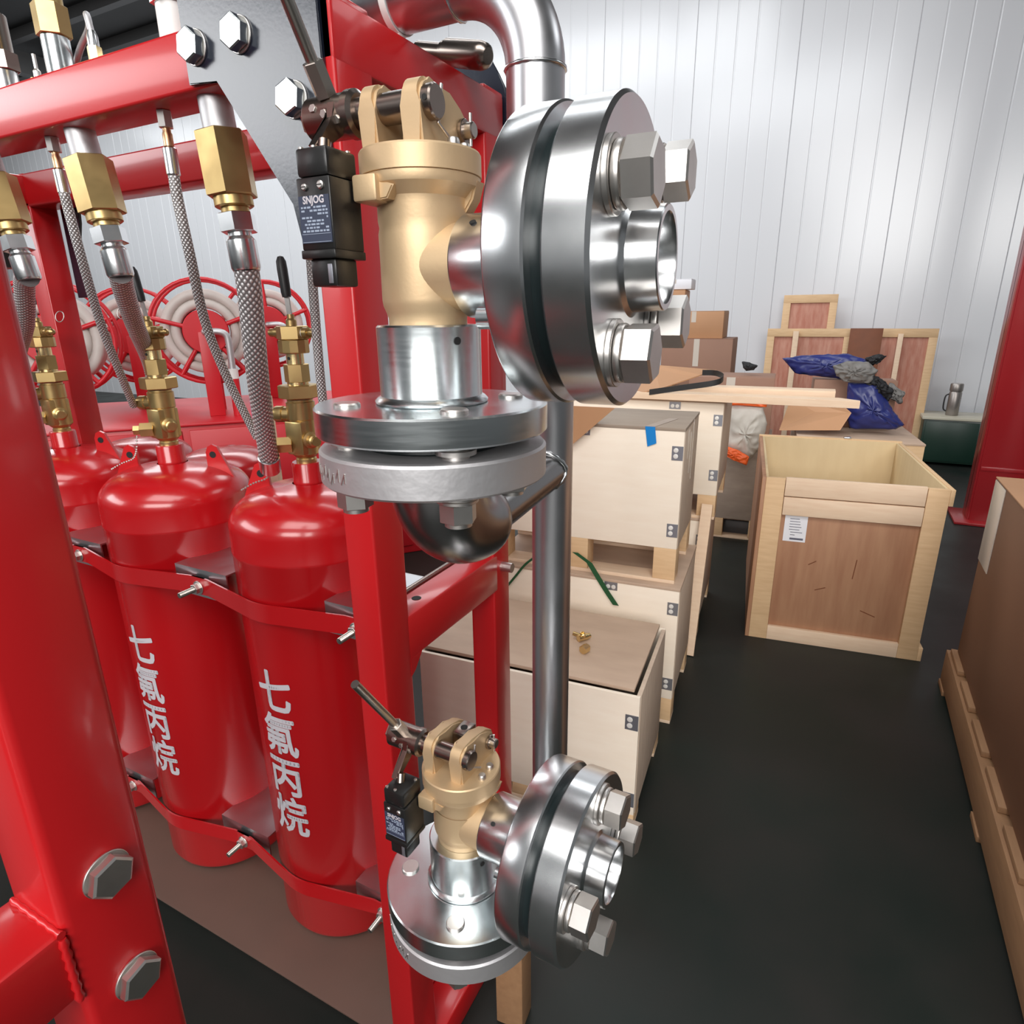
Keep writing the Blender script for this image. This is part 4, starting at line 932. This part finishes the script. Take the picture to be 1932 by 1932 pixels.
a = on(1605, 620, 1, 7.9); b_ = on(1660, 672, 1, 7.9); t = thing('brown_board', 'dark brown square board in front of the large panel above the blue bags', 'board', (a.x, 8.02, 0.0))
box('board', (0.0, 0.0, 0.0), (b_.x - a.x, 0.03, a.z), 'brown_board', t, 0.001)
# green cabinet with a thermos
a = on(1745, 785, 1, 7.9); b_ = on(1862, 790, 1, 7.9)
t = thing('green_cabinet', 'low dark green cabinet with a pale top by the red column', 'cabinet', (a.x, 7.9, 0))
box('body', (0, 0, 0.03), (1.0, 0.45, a.z - 0.03), 'cabinet_green', t, 0.004)
box('top', (-0.02, -0.02, a.z - 0.03), (1.02, 0.47, a.z), 'cabinet_top', t, 0.003)
box('door', (0.02, -0.012, 0.05), (0.49, 0.0, a.z - 0.05), 'cabinet_green', t, 0.003); box('door', (0.51, -0.012, 0.05), (0.98, 0.0, a.z - 0.05), 'cabinet_green', t, 0.003)
p = on(1796, 782, 1, 8.05)
t = thing('thermos_flask', 'grey steel thermos flask standing on the green cabinet', 'flask', (p.x, 8.08, a.z + 0.001))
lathe('flask_body', [(0, 0), (0.055, 0), (0.058, 0.006), (0.058, 0.235), (0.050, 0.25), (0, 0.25)], 'thermos', t, seg=32)
lathe('flask_cap', [(0.052, 0.25), (0.058, 0.252), (0.060, 0.262), (0.060, 0.32), (0.054, 0.332), (0, 0.334)], 'thermos', t, seg=32)
tube('handle', smooth_path([(-0.056, 0, 0.22), (-0.085, 0, 0.19), (-0.085, 0, 0.07), (-0.056, 0, 0.04)], 6), 0.007, 'black_rubber', t, 10)
# crate behind the open crate that carries the bags
bc = ply_crate('low pine crate behind the open crate, carrying blue bags and loose boards', (0.52, 4.56, 0), 0.126, 0.72, 0.70, 0.80, 0.09, (), (), 'pine', grp='crates behind the open crate')
ztop_b = 0.80
t = thing('cardboard_carton', 'plain brown carton standing on the low pine crate under the blue bags', 'carton', (-0.16, 5.00, 0.801), 0.126, 'cartons behind the open crate')
box('body', (0, 0, 0), (0.52, 0.20, 0.33), 'carton_dark', t, 0.004); box('tape', (0.22, -0.001, 0.15), (0.28, 0.002, 0.33), 'tape_clear', t, 0)
t = thing('cardboard_carton', 'brown carton on the grey crate, behind the white sack', 'carton', (-0.98, 4.72, 0.731), 0.085, 'cartons behind the open crate')
box('body', (0, 0, 0), (0.58, 0.40, 0.42), 'carton_dark', t, 0.004); box('tape', (0.26, -0.001, 0.2), (0.32, 0.002, 0.42), 'tape_clear', t, 0)
t = thing('carton_flap', 'opened brown carton lid lying in front of the blue bags', 'carton', (0, 0, 0))
ps = [on(1470, 812, 1, 4.62), on(1585, 812, 1, 4.62), on(1606, 780, 1, 4.70), on(1580, 757, 1, 4.90), on(1492, 752, 1, 4.95)]
bm = bmesh.new(); a_ = [bm.verts.new(p) for p in ps]; c_ = [bm.verts.new(p + Vector((0, 0.006, 0.004))) for p in ps]
bm.faces.new(a_); bm.faces.new(list(reversed(c_)))
for k in range(5): bm.faces.new((a_[k], a_[(k + 1) % 5], c_[(k + 1) % 5], c_[k]))
link('flap', from_bm('flap', bm, False), 'carton', t)
def soft(name, label, cat, outline, y0, dep, mt, seed, amp=0.008, par=None):
    """a soft bag: outline in picture directions at distance y0, puffed with real depth"""
    pts = [on(p[0], p[1], 1, y0) for p in outline]
    c = sum(pts, Vector()) / len(pts); rnd = random.Random(seed)
    t = par if par else thing(name, label, cat, (c.x, c.y, min(p.z for p in pts)))
    o = Vector(t.location); zmin = min(p.z for p in pts); bm = bmesh.new(); rings = []
    lev = 7
    for side in (-1, 1):
        for k in range(lev):
            s = math.cos(PI / 2 * k / (lev - 1)); hgt = math.sin(PI / 2 * k / (lev - 1))
            if side == 1 and k == 0: continue
            ring = []
            for p in pts:
                q = c + (p - c) * (0.02 + 0.98 * s); q = q + Vector((0, side * dep * hgt, 0)) + Vector((rnd.uniform(-amp, amp), rnd.uniform(-amp, amp), rnd.uniform(-amp, amp) * .6)) * (1 if 0 < k < lev - 1 else 0.2)
                q.z = max(q.z, zmin)
                ring.append(bm.verts.new(q - o))
            rings.append((side, k, ring))
    front = [r for s_, k, r in rings if s_ == -1]; back = [front[0]] + [r for s_, k, r in rings if s_ == 1]
    n = len(pts)
    for seq in (front, back):
        for a, b in zip(seq[:-1], seq[1:]):
            for k in range(n): bm.faces.new((a[k], a[(k + 1) % n], b[(k + 1) % n], b[k]))
        bm.faces.new(seq[-1])
    bmesh.ops.triangulate(bm, faces=bm.faces)
    bmesh.ops.subdivide_edges(bm, edges=bm.edges[:], cuts=1, use_grid_fill=True, smooth=0.6)
    ob = link(name if par else 'sheet', from_bm('sheet', bm, True, 180), mt, t)
    return t
def dens(o, n=4):
    r = []
    for i in range(len(o)):
        a, b = o[i], o[(i + 1) % len(o)]
        for k in range(n): r.append((a[0] + (b[0] - a[0]) * k / n, a[1] + (b[1] - a[1]) * k / n))
    return r
soft('plastic_bag', 'blue plastic bag spread at the left, under the grey cloth', 'bag', dens([(1476, 676), (1525, 670), (1600, 668), (1640, 680), (1625, 716), (1560, 712), (1500, 704)]), 5.05, 0.06, 'bag_blue', 1)
soft('plastic_bag', 'blue plastic bag hanging down at the right, in front of the red panel', 'bag', dens([(1600, 722), (1650, 716), (1682, 770), (1706, 802), (1690, 810), (1602, 808), (1596, 770)]), 4.85, 0.09, 'bag_blue', 2)
soft('grey_cloth', 'crumpled grey cloth lying over the blue bags', 'cloth', dens([(1572, 690), (1600, 681), (1640, 684), (1656, 700), (1640, 722), (1600, 722), (1580, 710)]), 4.80, 0.05, 'cloth_grey', 3, 0.012)
soft('black_cloth', 'black cloth between the grey cloth and the lower blue bag', 'cloth', dens([(1640, 705), (1664, 715), (1686, 738), (1676, 756), (1655, 745), (1632, 724)]), 4.84, 0.05, 'cloth_black', 4, 0.012)
soft('clear_bag', 'grey translucent plastic scrap at the right end of the bags', 'bag', dens([(1680, 722), (1706, 740), (1698, 762), (1680, 752)]), 4.95, 0.03, 'cloth_grey', 5, 0.01)
soft('black_cloth', 'small black rag with a pointed end above the grey cloth', 'cloth', dens([(1632, 676), (1656, 668), (1672, 672), (1660, 684), (1640, 690)]), 4.98, 0.03, 'cloth_black', 8, 0.008)
sack_ = soft('white_sack', 'white woven sack with orange ends hanging beside the crates', 'sack', dens([(1366, 762), (1438, 765), (1448, 800), (1430, 850), (1412, 870), (1362, 852)]), 4.45, 0.07, 'sack', 6)
soft('orange_hem', '', '', dens([(1360, 838), (1390, 848), (1414, 862), (1408, 878), (1384, 868), (1360, 854)]), 4.36, 0.02, 'orange', 7, 0.005, par=sack_)
soft('orange_hem', '', '', dens([(1368, 752), (1420, 752), (1448, 758), (1446, 768), (1370, 764)]), 4.42, 0.02, 'orange', 9, 0.004, par=sack_)
soft('dark_bracket', 'small dark metal bracket standing on the crates by the wall', 'bracket', dens([(1400, 682), (1414, 684), (1430, 690), (1422, 698), (1408, 700), (1402, 694)]), 4.95, 0.03, 'cloth_black', 10, 0.004)

# ------------------------------------------------------------------ hose reels on a red cabinet at the far left
def hose_reel(label, c, r, yaw):
    t = thing('hose_reel', label, 'hose reel', c, yaw, 'red hose reels with white hose')
    for y in (-0.10, 0.10):
        tube('rim', [(r * math.cos(2 * PI * k / 40), y, r * math.sin(2 * PI * k / 40)) for k in range(40)], 0.012, 'red_far', t, 8, closed=True)
        for k in range(5):
            a = 2 * PI * k / 5 + 0.35
            tube('spoke', [(0.10 * math.cos(a), y, 0.10 * math.sin(a)), (r * math.cos(a), y, r * math.sin(a))], 0.013, 'red_far', t, 8)
    lathe('hub', [(0, -0.12), (0.125, -0.12), (0.13, -0.115), (0.13, 0.115), (0, 0.12)], 'red_far', t, axis=(0, 1, 0), seg=32)
    k = 0
    for rr in (0.165, 0.222):
        for y in (-0.068, -0.005, 0.058):
            tube('hose_turn', [(rr * math.cos(2 * PI * j / 36), y, rr * math.sin(2 * PI * j / 36)) for j in range(36)], 0.030, 'hose_white', t, 10, closed=True)
    # stand
    zb = 1.0105 - c.z
    box('stand', (-0.045, -0.165, zb), (0.045, -0.135, -0.0), 'red_far', t, 0.004)
    box('stand', (-0.045, 0.135, zb), (0.045, 0.165, -0.0), 'red_far', t, 0.004)
    tube('feed_pipe', smooth_path([(0.0, -0.13, 0.0), (0.0, -0.18, 0.0), (0.07, -0.19, 0.0), (0.11, -0.19, -0.02), (0.12, -0.19, -0.07), (0.12, -0.19, -0.22)], 6), 0.020, 'raw_steel', t, 12)
    lathe('valve_ring', [(0.022, 0), (0.030, 0), (0.030, 0.06), (0.022, 0.06)], 'white_plastic', t, (0.12, -0.19, -0.28), (0, 0, 1), 20, closed=True)
    tube('red_pipe', [(0.12, -0.19, zb), (0.12, -0.19, -0.28)], 0.030, 'red_far', t, 14)
    return t
for (px, py, lab, dist) in ((390, 625, 'red hose reel with pale hose seen between the braided hoses', 4.5), (258, 632, 'red hose reel partly hidden behind the middle cylinder valve', 5.2), (102, 640, 'red hose reel behind the leftmost cylinder valve and far post', 4.4), (505, 612, 'red hose reel behind the nearest cylinder valve', 5.3)):
    r = ray(px, py); c = Vector((0, 0, CAMZ)) + r * dist
    hose_reel(lab, c, 0.305, math.radians(50))
t = thing('red_cabinet', 'long red steel cabinet under the hose reels', 'cabinet', (-3.75, 2.55, 0), math.radians(50))
box('body', (-1.3, -0.42, 0.0), (1.7, 0.90, 0.995), 'red_far', t, 0.01)
box('cabinet_top', (-1.32, -0.44, 0.995), (1.72, 0.92, 1.01), 'red_far', t, 0.004)
box('door', (-1.2, -0.435, 0.06), (0.08, -0.42, 0.97), 'red_far', t, 0.004); box('door', (0.12, -0.435, 0.06), (1.4, -0.42, 0.97), 'red_far', t, 0.004)
p = on(482, 790, 1, 1.35)
t = thing('wooden_lath', 'pale wooden lath standing behind the nearest cylinder', 'lath', (p.x - 0.06, 1.42, 0.0))
box('lath', (0, 0, 0), (0.045, 0.02, 1.36), 'pine_pale', t, 0.002)
p = on(484, 745, 1, 1.30)
t = thing('pink_tag', 'small pink paper tag behind the thick braided hose', 'tag', on(480, 765, 1, 1.418))
prism('card', [(-0.02, -0.04), (0.02, -0.04), (0.025, 0.02), (0.0, 0.04), (-0.02, 0.02)], 0, 0.001, 'pink_tag', t)
